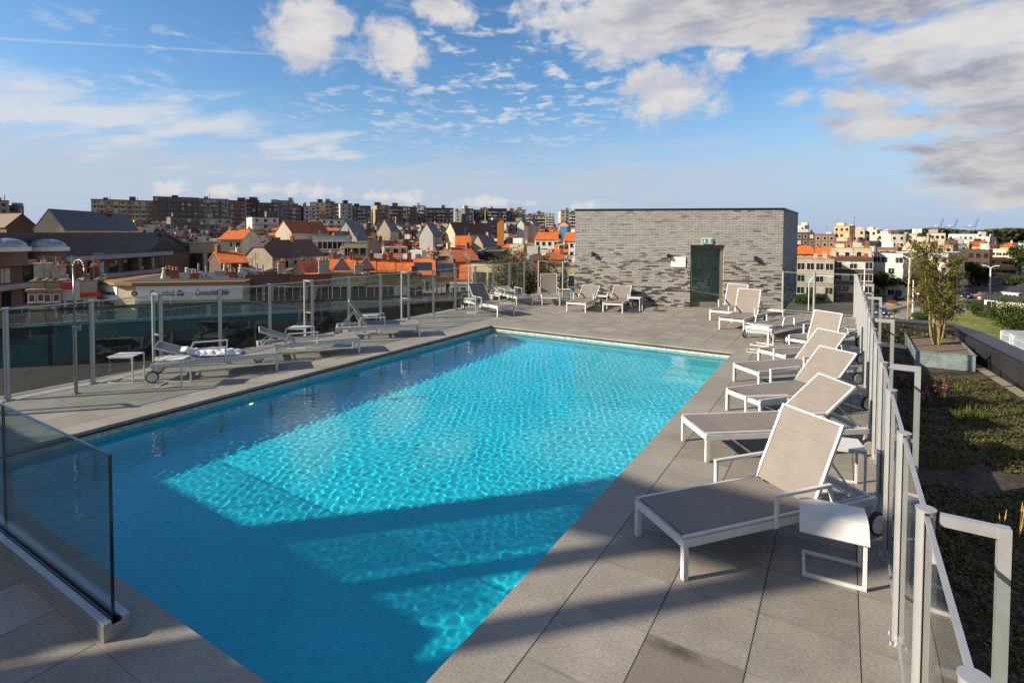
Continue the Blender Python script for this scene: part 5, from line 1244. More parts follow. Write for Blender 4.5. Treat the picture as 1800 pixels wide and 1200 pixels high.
# ================================================================ ordinary houses filling the town
LANDM = [('the large pale gable at far left', 85, 385), ('the beige hall', 326, 450), ('the cream house with orange roofs', 405, 420), ('the big pale clipped gable', 465, 450), ('the steep rust red roof', 515, 398),
         ('the large white triangular gable', 606, 405), ('the white house with brick pilasters', 580, 425), ('the sandy box house', 640, 442), ('the rust roof with dormer strip', 697, 443), ('the cream gable with chimney stacks', 675, 395),
         ('the grey white steep gable', 749, 402), ('the cream gable with dark red roof', 792, 400), ('the square bright orange roof', 814, 424), ('the huge weathered orange roof', 823, 450), ('the plain cream gable', 840, 421),
         ('the black box building', 862, 455), ('the glowing orange gable', 880, 388), ('the salmon pink gable', 990, 394), ('the small white gable', 915, 390), ('the long bright orange roof', 960, 415), ('the white low skyline block', 467, 390)]
HERO = [(55, 112, 368, 410), (383, 428, 403, 440), (428, 552, 424, 480), (388, 436, 445, 470), (484, 545, 387, 408), (586, 630, 388, 420), (549, 610, 415, 436), (604, 675, 429, 455), (672, 718, 430, 456), (737, 764, 391, 412),
        (782, 822, 390, 412), (798, 830, 415, 436), (800, 850, 436, 466), (829, 856, 412, 432), (838, 884, 443, 465), (872, 888, 383, 398), (980, 1000, 387, 404), (940, 1000, 408, 425), (972, 1000, 430, 446), (279, 374, 429, 470)]
rg2 = random.Random(23)
used = {}
ROOFW = dict(orange='orange tiled', rust='rust tiled', slate='black slate', brown='brown tiled', flat='grey flat', felt='black flat', pale='pale flat')
KIND = dict(side='roofed', front='gable fronted', hip='hipped', flat='topped')
def fill_label(wall, rmat, roof, px_, py_, stories):
    nm = {'lgrey': 'pale grey', 'dbrown': 'dark brown', 'dgrey': 'dark grey', 'red': 'brick red'}.get(wall, wall)
    base = '%s %s house, %s roof,' % (nm, 'gabled' if roof == 'front' else ('boxy' if roof == 'flat' else 'long' if roof == 'side' else 'hipped'), ROOFW[rmat].replace(' flat', ''))
    best = sorted(LANDM, key=lambda l: hypot(l[1] - px_, (l[2] - py_) * 2.2))
    cands = []
    for l in best[:6]:
        ddx, ddy = px_ - l[1], py_ - l[2]
        if abs(ddx) > 14: side = 'left of' if ddx < 0 else 'right of'
        else: side = 'above' if ddy < 0 else 'below'
        vert = '' if abs(ddy) < 6 or side in ('above', 'below') else ('above ' if ddy < 0 else 'below ')
        near = 'just ' if hypot(ddx, ddy) < 32 else ('well ' if hypot(ddx, ddy) > 70 else '')
        cands.append('%s %s%s%s %s' % (base, near, (vert + 'and ') if vert else '', side, l[0]))
    for c_ in cands:
        if c_ not in used and len(c_.split()) <= 16: used[c_] = 1; return c_
    for c_ in cands:
        for ex in ('taller', 'lower', 'narrower', 'wider', 'smaller', 'larger', 'farther', 'nearer', 'plainer'):
            k = ex + ' ' + c_
            if k not in used and len(k.split()) <= 16: used[k] = 1; return k
    return cands[0]
ROWS = [(88, 476, 30, 440, 840), (104, 466, 28, 380, 830), (122, 457, 27, 372, 985), (141, 448, 25, 290, 990), (163, 440, 22, 290, 990), (188, 431, 20, 250, 995), (216, 423, 18, 200, 995), (250, 414, 17, 190, 998), (290, 406, 16, 170, 998), (330, 400, 14, 160, 998), (375, 394, 13, 170, 998)]
walls = ['cream', 'white', 'beige', 'tan', 'grey', 'lgrey', 'brown', 'dbrown', 'red', 'stone', 'dgrey', 'brown', 'dbrown', 'dgrey']
cnt = 0
for (d_, py0, wpx, xa, xb) in ROWS:
    x = xa + rg2.uniform(0, wpx * .5)
    while x < xb:
        wp = wpx * rg2.uniform(.66, 1.4); pl_, pr_ = x, x + wp; x += wp * rg2.uniform(1.0, 1.1); pm = (pl_ + pr_) / 2
        pt = py0 + rg2.uniform(-6, 6) + max(0, (pm - 600) / 400 * 7)
        bad = any(pr_ > a + 2 and pl_ < b_ - 2 and pt < e and d_ < 250 and pt + 40 > c_ for a, b_, c_, e in HERO if True) and d_ < 210
        if bad:
            # stay low in front of a landmark
            es = max(e for a, b_, c_, e in HERO if pr_ > a + 2 and pl_ < b_ - 2 and pt < e)
            if es - pt > 26: continue
            pt = es + rg2.uniform(0, 3)
        roof = rg2.choices(('side', 'front', 'flat', 'hip'), (.30, .22, .43, .05))[0]
        if d_ < 130 and roof == 'front': roof = 'flat'
        wl_ = rg2.choice(walls)
        if roof == 'flat': rm_ = rg2.choice(('flat', 'felt', 'pale', 'felt'))
        else: rm_ = rg2.choices(('orange', 'rust', 'slate', 'brown'), (.30, .14, .32, .24))[0]
        hpx_ = rg2.uniform(7, 12) * 120 / d_ if roof != 'flat' else 0
        phi = rg2.choice((-18, -18, -20, 8, 0)) + rg2.uniform(-5, 5)
        wm_ = wp * d_ / 953; fl_r = 2 if d_ < 200 else 1
        far_ = d_ >= 240
        house_ = hpx('town_house', fill_label(wl_, rm_, roof, pm, pt, 2), 'house', pl_, pr_, d_, phi, roof, pt, pt + hpx_ if hpx_ else None, rg2.uniform(8, 13), wl_, rm_,
                     cols=max(1, int(wm_ / 2.5)), rows=fl_r, sidecols=1 if not far_ else 0, wkind=rg2.choice('wwd'), ww=1.1, wh=1.4, chim=rg2.choice((0, 1, 1, 2)) if not far_ else rg2.choice((0, 1)),
                     level=0, dormer=1 if (roof == 'side' and rg2.random() < .3) else 0, huts=1 if (roof == 'flat' and rg2.random() < .6) else 0, group='small houses crowding the town')
        cnt += 1


# ================================================================ trees
def leafmat(name, a, b_, trans=.25):
    if name in MATS: return MATS[name]
    m_, g_, b, o = material(name); pos = g_.n('ShaderNodeTexCoord').outputs['Object']
    isl = g_.n('ShaderNodeNewGeometry').outputs['Random Per Island']; f = g_.ramp(g_.noise(pos, .9, 4), .3, .7)
    c_ = g_.mix(g_.m('ADD', g_.m('MULTIPLY', isl, .6), g_.m('MULTIPLY', f, .4)), tuple(a) + (1,), tuple(b_) + (1,)); g_.put(b.inputs['Base Color'], c_); b.inputs['Roughness'].default_value = .6
    tr_ = g_.n('ShaderNodeBsdfTranslucent'); g_.put(tr_.inputs[0], c_); ms_ = g_.n('ShaderNodeMixShader'); ms_.inputs[0].default_value = trans
    g_.t.links.new(b.outputs[0], ms_.inputs[1]); g_.t.links.new(tr_.outputs[0], ms_.inputs[2]); g_.t.links.new(ms_.outputs[0], o.inputs[0]); MATS[name] = m_; return m_
LF = dict(dark=leafmat('leaf_dark', (.012, .030, .008), (.045, .075, .016)), mid=leafmat('leaf_mid', (.030, .060, .010), (.095, .13, .022)), yellow=leafmat('leaf_yellow_green', (.07, .085, .012), (.22, .20, .035), .35), olive=leafmat('leaf_olive', (.05, .055, .012), (.15, .13, .03)))
BARK = M('bark', (.12, .085, .055), .9, var=.3, scale=8, bump=.5); BARKY = M('bark_pale', (.34, .25, .11), .85, var=.3, scale=8)
def leaves(mb, c_, n_, size, rg_, flat=1.0):
    for _ in range(n_):
        v = Vector((rg_.gauss(0, 1), rg_.gauss(0, 1), rg_.gauss(0, 1))).normalized(); p = c_[0] + Vector((v.x * c_[1], v.y * c_[1], v.z * c_[1] * flat)) * (rg_.random() ** .45)
        a = Vector((rg_.gauss(0, 1), rg_.gauss(0, 1), rg_.gauss(0, .7))).normalized(); b_ = a.cross(Vector((rg_.random() - .5, rg_.random() - .5, rg_.random() + .2))).normalized(); s = size * rg_.uniform(.6, 1.3)
        mb.add([p - a * s * .55, p + b_ * s * .28, p + a * s * .55, p - b_ * s * .28], [(0, 1, 2, 3)])
def tree(label, x, y, h, cr, kind='mid', seed=1, n_=2200, size=.38, clumps=26, cat='tree', group=None, name='tree', z=None, trunk=.3, conifer=False):
    rg_ = random.Random(seed); g0 = ground(x, y) if z is None else z
    r = empty(name, (x, y, g0), 0, label, cat, group)
    t_ = MB(); th = h * trunk; t_.cyl((0, 0, 0), (.05 * h * .2, 0, th), h * .022, h * .015, 8)
    cm = MB()
    for i in range(clumps):
        v = Vector((rg_.gauss(0, 1), rg_.gauss(0, 1), rg_.gauss(0, 1))).normalized() * (rg_.random() ** .4)
        zc_ = th + (h - th) * .5
        if conifer: f_ = rg_.random(); p = Vector((v.x * cr * (1 - f_) * .9, v.y * cr * (1 - f_) * .9, th * .4 + (h - th * .4) * f_)); rr_ = cr * .34 * (1.15 - f_)
        else: p = Vector((v.x * cr * .8, v.y * cr * .8, zc_ + v.z * (h - th) * .40)); rr_ = cr * rg_.uniform(.22, .42)
        if i % 3 == 0: t_.cyl((0, 0, th * .9), tuple(p * .9 + Vector((0, 0, p.z * .05))), h * .008, h * .003, 5, caps=False)
        leaves(cm, (p, rr_), int(n_ / clumps), size, rg_, .8)
    t_.build('trunk', BARK, r); cm.build('crown', LF[kind], r); return r
def tpx(label, px_, d_, pt, wpx, kind, seed, **k):
    p = atd(px_, d_); g0 = ground(p.x, p.y); h = zat(px_, pt, d_) - g0; return tree(label, p.x, p.y, h, wpx * d_ / 953 / 2, kind, seed, **k)
TG_ = 'street and garden trees'
for a in (('dark conifer before the long bright orange roof', 984, 150, 413, 30, 'dark', 1, dict(conifer=True, n_=4200, size=.5)),
          ('small green tree beside the square orange roof', 797, 125, 430, 14, 'mid', 2, dict(n_=900)), ('little green shrub tree below the white low block in mid town', 665, 170, 417, 12, 'mid', 3, dict(n_=700)),
          ('rounded dark bush pair in a yard below the white pilaster house', 585, 125, 437, 22, 'dark', 4, dict(n_=1400)), ('pale green shrub left of the black box building', 850, 118, 434, 12, 'yellow', 5, dict(n_=600)),
          ('small dark tree at the foot of the beige hall', 505, 135, 436, 12, 'mid', 6, dict(n_=600)),
          ('round street tree in front of the white flats, left of the tall lamp', 1556, 172, 477, 36, 'mid', 7, dict(n_=5200, size=.42, clumps=40)),
          ('smaller street tree between tall lamp and grey flats', 1606, 176, 478, 28, 'dark', 8, dict(n_=2600, size=.42)),
          ('large dark street tree on the right before the shaded flats', 1697, 228, 458, 46, 'dark', 9, dict(n_=6500, size=.45, clumps=46)),
          ('second dark street tree touching the striped apartment building', 1728, 232, 467, 34, 'dark', 10, dict(n_=3600, size=.45)),
          ('bushy tree at the right edge of the picture behind the slate roofed house', 1795, 190, 476, 36, 'mid', 11, dict(n_=3600, size=.42, trunk=.1)),
          ('broad green garden tree at the right edge in front of the white house', 1788, 124, 517, 60, 'mid', 12, dict(n_=9000, size=.30, clumps=60, trunk=.08)),
          ('green bush in the garden between hedge and white house', 1722, 150, 532, 24, 'mid', 13, dict(n_=2600, size=.3, trunk=.05)),
          ('light green bush on the corner above the slate roofed house', 1746, 168, 510, 22, 'yellow', 14, dict(n_=2000, size=.3, trunk=.05)),
          ('round bush at the foot of the white pole', 1622, 132, 550, 26, 'mid', 15, dict(n_=3200, size=.22, trunk=.02)),
          ('dark conical shrub by the road under the fence stays', 1548, 141, 535, 14, 'dark', 16, dict(n_=1600, size=.25, trunk=.02)),
          ('clipped bush left of the white flats entrance', 1562, 186, 503, 34, 'yellow', 17, dict(n_=3000, size=.3, trunk=.0)),
          ('small bush on the traffic island', 1577, 139, 543, 12, 'mid', 18, dict(n_=900, size=.2, trunk=.02)),
          ('sapling beside the yellow apartment block', 1478, 205, 420, 18, 'mid', 19, dict(n_=1200, size=.5)), ('small tree beneath the long yellow flats', 1507, 200, 421, 20, 'mid', 20, dict(n_=1200, size=.5)),
          ('tree by the white house corner beyond the right flats', 1690, 300, 424, 26, 'mid', 21, dict(n_=1500, size=.7)), ('dark trees beyond the small orange hip roof', 1755, 300, 425, 50, 'dark', 22, dict(n_=2600, size=.8)),
          ('tree group by the right edge beyond the flats', 1795, 270, 420, 40, 'mid', 23, dict(n_=2200, size=.8))):
    lab, px_, d_, pt, wpx, kind, seed, k = a; tpx(lab, px_, d_, pt, wpx, kind, seed + 40, **k)
# wood along the horizon: one mass nobody could count
rgw = random.Random(4); wd = MB()
for i in range(3800):
    px_ = rgw.uniform(1505, 1990); d_ = rgw.uniform(700, 1150); p = atd(px_, d_); top_ = (404 + 2 * sin(px_ * .045) + (3 if px_ < 1560 else 0) + rgw.uniform(-1.5, 2.0)); z = zat(px_, top_, d_)
    for q in range(11):
        rr_ = rgw.uniform(1.2, 2.8); cxx = p + Vector((rgw.uniform(-5, 5), rgw.uniform(-5, 5), 0)); zz = z - rr_ * .6 - 11 * rgw.random() ** 1.6
        a = Vector((rgw.gauss(0, 1), rgw.gauss(0, 1), rgw.gauss(0, 1))).normalized(); b_ = a.orthogonal().normalized() * rr_; c_ = a.cross(b_).normalized() * rr_; o_ = Vector((cxx.x, cxx.y, zz))
        wd.add([o_ + b_, o_ + c_, o_ - b_, o_ - c_], [(0, 1, 2, 3)])
tag(wd.build('far_wood', leafmat('leaf_far', (.030, .045, .020), (.075, .085, .030))), 'dark green wood along the horizon at right', 'wood', kind='stuff')
# ---- the multi stemmed tree in the planter
rg_ = random.Random(77); r = empty('planter_tree', tuple(PL_C), 0, 'airy multi stemmed tree with yellow green leaves growing in the steel planter', 'tree')
tb = MB(); cb = MB()
tips = []
for i in range(11):
    a = 2 * pi * i / 11 + rg_.uniform(-.2, .2); p = Vector((.08 * cos(a), .08 * sin(a), 0)); lean = rg_.uniform(.04, .20); hgt = rg_.uniform(2.0, 3.15); n_ = 9; pts_ = [p]
    for k in range(1, n_ + 1):
        f_ = k / n_; pts_.append(Vector((cos(a) * lean * (1.9 * f_ ** .8) + .08 * cos(a) + rg_.uniform(-.03, .03), sin(a) * lean * (1.9 * f_ ** .8) + .08 * sin(a) + rg_.uniform(-.03, .03), hgt * f_)))
    for k in range(n_): tb.cyl(pts_[k], pts_[k + 1], .026 * (1 - k / n_ * .75), .026 * (1 - (k + 1) / n_ * .75), 6, caps=False)
    for k in range(3, n_ + 1):
        for _ in range(3):
            b_ = a + rg_.uniform(-1.6, 1.6); l_ = rg_.uniform(.12, .40) * (1 - .45 * abs(k / n_ - .65)); e = pts_[k] + Vector((cos(b_) * l_, sin(b_) * l_, rg_.uniform(.02, .35))); tb.cyl(pts_[k], e, .007, .003, 4, caps=False)
            leaves(cb, (e, rg_.uniform(.10, .20)), 40, .062, rg_, .9); leaves(cb, (pts_[k].lerp(e, .55), .10), 14, .06, rg_)
tb.build('stems', BARKY, r); cb.build('crown', LF['yellow'], r)
# thin young tree beside it
r = empty('young_tree', tuple(onz(1593, 590, -1.1)), 0, 'thin nearly bare young tree left of the planter tree', 'tree'); tb = MB(); cb = MB(); tb.cyl((0, 0, 0), (.1, 0, 3.5), .03, .012, 6)
for k in range(26):
    z = 1.3 + k * .08; a = rg_.uniform(0, 6.3); e = Vector((cos(a) * .4 * (1 - k / 40), sin(a) * .4 * (1 - k / 40), z + .3)); tb.cyl((.05, 0, z), e, .007, .003, 4, caps=False); leaves(cb, (e, .14), 10, .065, rg_)
tb.build('trunk', BARKY, r); cb.build('crown', LF['olive'], r)
# ---- bamboo clumps behind the back left fence
def bamboo(lab, px0, px1, pt, d_, seed, n_, sz=.10):
    rg_ = random.Random(seed); c0, c1 = atd(px0, d_), atd(px1, d_); cc = (c0 + c1) / 2; r = empty('bamboo', (cc.x, cc.y, GA), 0, lab, 'bamboo', 'bamboo clumps behind the back fence'); tb = MB(); cb = MB()
    for i in range(n_):
        b_ = c0.lerp(c1, rg_.random()) - cc + Vector((rg_.uniform(-.3, .3), rg_.uniform(-.5, .5), 0)); b_.z = 0; h = (zat((px0 + px1) / 2, pt, d_) - GA) * rg_.uniform(.62, 1.02); lx, ly = rg_.uniform(-.2, .2), rg_.uniform(-.2, .2)
        prev = b_
        for k in range(1, 7):
            q = b_ + Vector((lx * (k / 6) ** 2 * 1.6, ly * (k / 6) ** 2 * 1.6, h * k / 6)); tb.cyl(prev, q, .011 * (1 - k / 9), .011 * (1 - (k + 1) / 9), 5, caps=False); prev = q
            if k > 1: leaves(cb, (q + Vector((0, 0, -.15)), .26), 60, sz, rg_, 1.3)
    tb.build('stems', BARKY, r); cb.build('crown', LF['olive'], r)
bamboo('feathery bamboo clump behind the back fence, wider left one', 883, 922, 437, 24.5, 3, 26)
bamboo('feathery bamboo clump behind the upright lounger, right one', 943, 985, 443, 24.5, 4, 18)
bamboo('small sparse bamboo left of the two dense clumps', 868, 884, 455, 25, 5, 7)

# ================================================================ right hand side: flats and houses
FG = 'flats on the right beyond the road'
H('apartment_house', 'grey brown flats behind the short glass fence, right of the brick building', 'flats', 1385, 1468, 150, 10, 'flat', 457, None, 12, 'stone', 'rust', cols=5, rows=4, ww=1.6, wh=1.6, chim=3, group=FG, fl=2.9)
H('apartment_house', 'dark brown brick flats with many white windows left of the white flats', 'flats', 1468, 1536, 156, 8, 'flat', 455, None, 12, 'dbrown', 'rust', cols=5, rows=4, ww=1.5, wh=1.6, chim=2, group=FG, fl=2.9)
H('apartment_house', 'white flats with balconies directly left of the tall double street lamp', 'flats', 1537, 1588, 178, -16, 'flat', 447, None, 17, 'white', 'felt', cols=4, rows=4, ww=1.8, wh=1.5, sidecols=3, chim=1, group=FG, fl=2.9)
H('apartment_house', 'white fronted building half hidden by the planter tree', 'flats', 1624, 1668, 192, -12, 'flat', 447, None, 20, 'white', 'felt', cols=3, rows=3, sidecols=4, chim=0, group=FG)
H('apartment_house', 'dark shaded flats behind the two big street trees', 'flats', 1676, 1741, 236, 0, 'flat', 441, None, 14, 'dbrown', 'felt', cols=5, rows=4, chim=1, wkind='d', group=FG)
o = H('apartment_house', 'cream apartment building with orange bands at the right', 'flats', 1740, 1786, 280, -10, 'flat', 439, None, 14, 'cream', 'flat', cols=4, rows=4, ww=1.6, wh=1.1, sidecols=2, chim=0, group=FG, fl=3.3, wtop=1.1); g0 = o.location.z; zt_ = zat(1763, 439, 280) - g0
for k in range(4):
    MB().box(-6.6, 6.6, -1.0, -.12, zt_ - 4.3 - k * 3.3, zt_ - 3.1 - k * 3.3).build('balcony_band', WM['yellow'], o)
H('apartment_house', 'grey flats cut by the right edge beside the orange banded building', 'flats', 1788, 1840, 270, 0, 'flat', 440, None, 14, 'grey', 'felt', cols=4, rows=4, chim=0, group=FG)
RH = [(1400, 1414, 397, 290, 'flat', None, 'white', 'flat', 'white block peeping out right beside the brick building top'), (1400, 1432, 410, 230, 'flat', None, 'dbrown', 'felt', 'dark brown jumbled house right beside the brick building'), (1432, 1468, 413, 225, 'flat', None, 'brown', 'felt', 'brown jumbled house left of the yellow block'),
      (1466, 1493, 398, 245, 'flat', None, 'yellow', 'flat', 'bright yellow block with arched roof hut at right'), (1497, 1520, 404, 260, 'flat', None, 'cream', 'flat', 'left half of the long cream yellow flats'), (1520, 1541, 405, 262, 'flat', None, 'cream', 'pale', 'right half of the long cream yellow flats'),
      (1400, 1432, 433, 150, 'side', 446, 'red', 'orange', 'orange roofed house with white gable dormer right of the brick building'), (1432, 1464, 436, 150, 'side', 448, 'brown', 'orange', 'orange roofed house with many chimneys before the brown flats'),
      (1462, 1500, 438, 145, 'flat', None, 'stone', 'rust', 'tan box behind the brown flats'), (1503, 1534, 438, 143, 'flat', None, 'beige', 'rust', 'second tan box behind the dark brown flats'), (1470, 1500, 426, 190, 'flat', None, 'red', 'felt', 'low brick house with red stacks in front of the yellow block'),
      (1500, 1540, 424, 195, 'side', 430, 'dgrey', 'slate', 'slate roofed long house below the cream yellow flats'), (1540, 1566, 412, 240, 'flat', None, 'lgrey', 'flat', 'pale grey flats right of the cream yellow ones'), (1566, 1592, 413, 238, 'flat', None, 'grey', 'flat', 'mid grey flats in the long grey row'),
      (1592, 1612, 412, 242, 'flat', None, 'grey', 'pale', 'grey flats at the right end of the long grey row'), (1542, 1578, 437, 165, 'flat', None, 'brown', 'rust', 'brown flat topped house above the white flats'), (1586, 1606, 423, 180, 'front', 436, 'cream', 'brown', 'house with a white triangular gable in the right half'),
      (1610, 1636, 427, 185, 'flat', None, 'yellow', 'flat', 'orange yellow box house with three small windows'), (1634, 1662, 411, 250, 'flat', None, 'cream', 'felt', 'cream house with brown top storey near the long white building'), (1645, 1676, 432, 175, 'flat', None, 'tan', 'flat', 'tan double box above the white half hidden building'),
      (1667, 1720, 413, 270, 'flat', None, 'white', 'pale', 'long low pure white building near the horizon wood'), (1664, 1712, 421, 255, 'flat', None, 'grey', 'flat', 'grey building directly below the long pure white one'), (1718, 1740, 417, 265, 'flat', None, 'lgrey', 'flat', 'pale low wing right of the long pure white building'),
      (1704, 1730, 425, 215, 'side', 432, 'orange', 'rust', 'low house with rust roof left of the tan roofed one'), (1730, 1756, 428, 242, 'side', 435, 'tan', 'brown', 'low house with tan brown roof'), (1758, 1784, 427, 242, 'hip', 434, 'stone', 'orange', 'house with small orange hip roof above the orange banded building'),
      (1678, 1700, 430, 208, 'flat', None, 'dgrey', 'felt', 'dark grey house with white garage roofs'), (1700, 1738, 440, 206, 'flat', None, 'red', 'rust', 'brick red low house just above the dark shaded flats'), (1790, 1830, 428, 240, 'flat', None, 'white', 'flat', 'white house cut by the right edge')]
for (a, b_, pt, d_, rf_, pe, wl_, rm_, lab) in RH:
    H('town_house', lab, HZ, a, b_, d_ * 1.22, random.choice((-14, -8, 6)), rf_, pt, pe, 10, wl_, rm_, cols=max(2, int((b_ - a) * d_ / 953 / 2.2)), rows=3 if d_ > 220 else 2, sidecols=2, chim=2 if d_ < 200 else 1, level=0, huts=1 if rf_ == 'flat' else 0, group='houses in the right half of the view')
# white house with big slate roof
r = H('villa', 'white house with big dark slate roof and white dormer in a garden at right', HZ, 1733, 1850, 150, -24, 'hip', 493, 531, 15, 'white', 'slate', cols=4, rows=1, ww=1.7, wh=1.9, wtop=.35, sidecols=0, chim=0)
z0 = zat(1770, 527, 150) - r.location.z; dm = MB(); dm.box(-2.9, -.3, 1.5, 3.9, z0, z0 + 1.25); dm.box(-3.1, -.1, 1.3, 3.9, z0 + 1.25, z0 + 1.38); do = dm.build('dormer', WM['white'], r)
for u in (-2.3, -1.6, -.9): window(do, u, 1.5, z0 + .25, 0, .5, .75, 'w')

# ================================================================ roads
ASPH = M('asphalt', (.075, .072, .070), .85, var=.22, scale=.25, var2=.15); PAVE = M('pavement', (.24, .21, .17), .9, var=.18, scale=.5, var2=.15); MARK = M('road_paint', (.70, .69, .66), .7, var=.1)
def gz(px_, py_, dz=0.0): return onz(px_, py_, GZ + dz)
def sheet(name, pts_, dz, mat_, kind='structure', thick=0):
    P = [gz(px_, py_, dz) for px_, py_ in pts_]; b = MB(); b.add([(p.x, p.y, GZ + dz) for p in P], [tuple(range(len(P)))])
    if thick:
        n_ = len(P); b.add([(p.x, p.y, GZ + dz) for p in P] + [(p.x, p.y, GZ + dz - thick) for p in P], [(i, (i + 1) % n_, n_ + (i + 1) % n_, n_ + i) for i in range(n_)])
    o = b.build(name, mat_); fix(o)
    if o.data.polygons[0].normal.z < 0: o.data.flip_normals()
    return tag(o, kind=kind)
sheet('street_pavement', [(1340, 600), (1340, 505), (1480, 505), (1560, 505), (1690, 488), (1780, 478), (1900, 472), (2000, 500), (1740, 560), (1690, 600)], .02, PAVE)
sheet('main_road', [(1340, 590), (1340, 536), (1440, 532), (1500, 528), (1560, 531), (1640, 515), (1715, 498), (1800, 484), (1900, 478), (1960, 500), (1800, 520), (1745, 534), (1712, 543), (1660, 556), (1640, 590)], .04, ASPH)
sheet('street_pavement', [(1536, 540), (1600, 524), (1660, 513), (1700, 504), (1704, 507), (1662, 519), (1618, 531), (1560, 546)], .17, PAVE, thick=.12)   # central island
sheet('street_pavement', [(1560, 553), (1625, 540), (1690, 523), (1735, 511), (1740, 513), (1700, 525), (1640, 543), (1590, 560)], .17, PAVE, thick=.12)
LAWN = M('lawn', (.16, .17, .025), .9, var=.35, scale=.4, var2=.35)
tag(sheet('lawn', [(1640, 575), (1665, 556), (1740, 540), (1790, 545), (1900, 560), (1900, 620), (1640, 600)], .06, LAWN), kind='structure')
MKG = []
def mark(a, b_, w, dz=.055, name='road_marking'):
    p, q = gz(*a, dz), gz(*b_, dz); d_ = (q - p).normalized(); n_ = Vector((-d_.y, d_.x, 0)) * w / 2; m_ = MB(); m_.add([tuple(p - n_), tuple(q - n_), tuple(q + n_), tuple(p + n_)], [(0, 1, 2, 3)]); o = m_.build(name, MARK)
    if o.data.polygons[0].normal.z < 0: o.data.flip_normals()
    tag(o, kind='structure')
for a, b_ in (((1552, 547), (1640, 527)), ((1640, 527), (1700, 512)), ((1560, 551), (1630, 538)), ((1565, 534), (1620, 525)), ((1720, 503), (1790, 490)), ((1700, 532), (1745, 520))): mark(a, b_, .22)
for i in range(7): mark((1556 + i * 8, 549 + i * .2), (1549 + i * 9, 556 + i * .7), .5)
for i in range(8): mark((1460 + i * 8, 540 - i * .4), (1453 + i * 9, 545 - i * .3), .5)
for i in range(6): mark((1665 + i * 9, 548 - i * 2.4), (1671 + i * 9, 551 - i * 2.4), .5)
HEDGE = leafmat('leaf_hedge', (.020, .045, .008), (.07, .11, .02))
def hedge(lab, a, b_, w, h):
    p, q = gz(*a), gz(*b_); rg_ = random.Random(int(a[0])); m_ = MB(); L__ = (q - p).length; d_ = (q - p).normalized(); n_ = Vector((-d_.y, d_.x, 0))
    for _ in range(int(L__ * w * h * 90)):
        u = rg_.random() * L__; v = (rg_.random() - .5) * w; z = h * rg_.random() ** .5; o_ = p + d_ * u + n_ * v; s = rg_.uniform(.10, .22); aa = Vector((rg_.gauss(0, 1), rg_.gauss(0, 1), rg_.gauss(0, 1))).normalized(); bb = aa.orthogonal().normalized() * s * .6; aa = aa * s
        o_ = Vector((o_.x, o_.y, GZ + z)); m_.add([tuple(o_ - aa), tuple(o_ + bb), tuple(o_ + aa), tuple(o_ - bb)], [(0, 1, 2, 3)])
    o = m_.build('hedge', HEDGE); tag(o, lab, 'hedge')
hedge('clipped hedge along the lawn in front of the white villa', (1712, 556), (1770, 566), 1.2, 1.1); hedge('dark hedge behind the short glass fence by the crossing', (1403, 536), (1450, 530), 3, 2.2)
hedge('second stretch of green hedge by the parked red car', (1455, 530), (1475, 526), 3, 2.4); hedge('low hedge beneath the white flats', (1560, 512), (1588, 507), 3, 2.2); hedge('block hedge at the corner of the villa garden', (1706, 545), (1724, 541), 2.0, 1.8)
# ---- cars
PAINTS = dict(black=(.012, .012, .014), white=(.75, .75, .74), red=(.30, .02, .02), silver=(.45, .46, .47), blue=(.03, .06, .14))
def car(lab, px_, py_, ang, col):
    p = gz(px_, py_, .05); r = empty('car', (p.x, p.y, GZ + .05), ang, lab, 'car', 'cars on and beside the road'); mt = M('car_paint_' + col, PAINTS[col], .22, var=0, coat=.5)
    sec = [(-2.1, .45, .62, .74), (-2.05, .35, .86, .80), (-1.35, .3, .95, .84), (-.85, .3, 1.40, .70), (.35, .3, 1.44, .68), (1.05, .3, .98, .84), (1.95, .35, .82, .80), (2.12, .45, .60, .72)]
    vs = []; fs = []
    for (x, zb, zt_, hwid) in sec:
        sh_ = .86; vs += [(x, -sh_ * .95, zb), (x, -sh_, .70 if zt_ > .7 else zb + .1), (x, -hwid, zt_), (x, hwid, zt_), (x, sh_, .70 if zt_ > .7 else zb + .1), (x, sh_ * .95, zb)]
    for i in range(len(sec) - 1):
        for k in range(5): a = i * 6 + k; fs.append((a, a + 1, a + 7, a + 6))
        fs.append((i * 6 + 5, i * 6, i * 6 + 6, i * 6 + 11))
    fs += [tuple(range(5, -1, -1)), tuple((len(sec) - 1) * 6 + k for k in range(6))]
    b = MB().add(vs, fs).build('body', mt, r, smooth=False, bevel=.04); fix(b)
    w = MB()
    for s in (-1, 1): w.add([(-1.15, s * .80, .98), (-.80, s * .745, 1.32), (.32, s * .73, 1.35), (.85, s * .80, 1.0)], [(0, 1, 2, 3)])
    w.add([(-1.30, -.66, 1.0), (-1.30, .66, 1.0), (-.93, .60, 1.36), (-.93, -.60, 1.36)], [(0, 1, 2, 3)]); w.add([(1.0, -.68, 1.02), (1.0, .68, 1.02), (.46, .60, 1.40), (.46, -.60, 1.40)], [(0, 1, 2, 3)])
    w.build('window_glass', PANE, r)
    for x in (-1.3, 1.3):
        for s in (-1, 1):
            wh = MB().cyl((x, s * .70, .32), (x, s * .885, .32), .32, n=18).build('wheel', RUBBER, r); MB().cyl((x, s * .80, .32), (x, s * .895, .32), .19, n=12).build('rim', ALU, wh)
    for s in (-1, 1):
        MB().box(2.06, 2.14, s * .66 - .16, s * .66 + .16, .58, .72).build('headlight', SWH, r); MB().box(-2.14, -2.06, s * .66 - .16, s * .66 + .16, .62, .76).build('tail_light', M('tail_red', (.4, .01, .01), .3), r)
rdir = gz(1640, 527) - gz(1552, 547); ra = atan2(rdir.y, rdir.x)
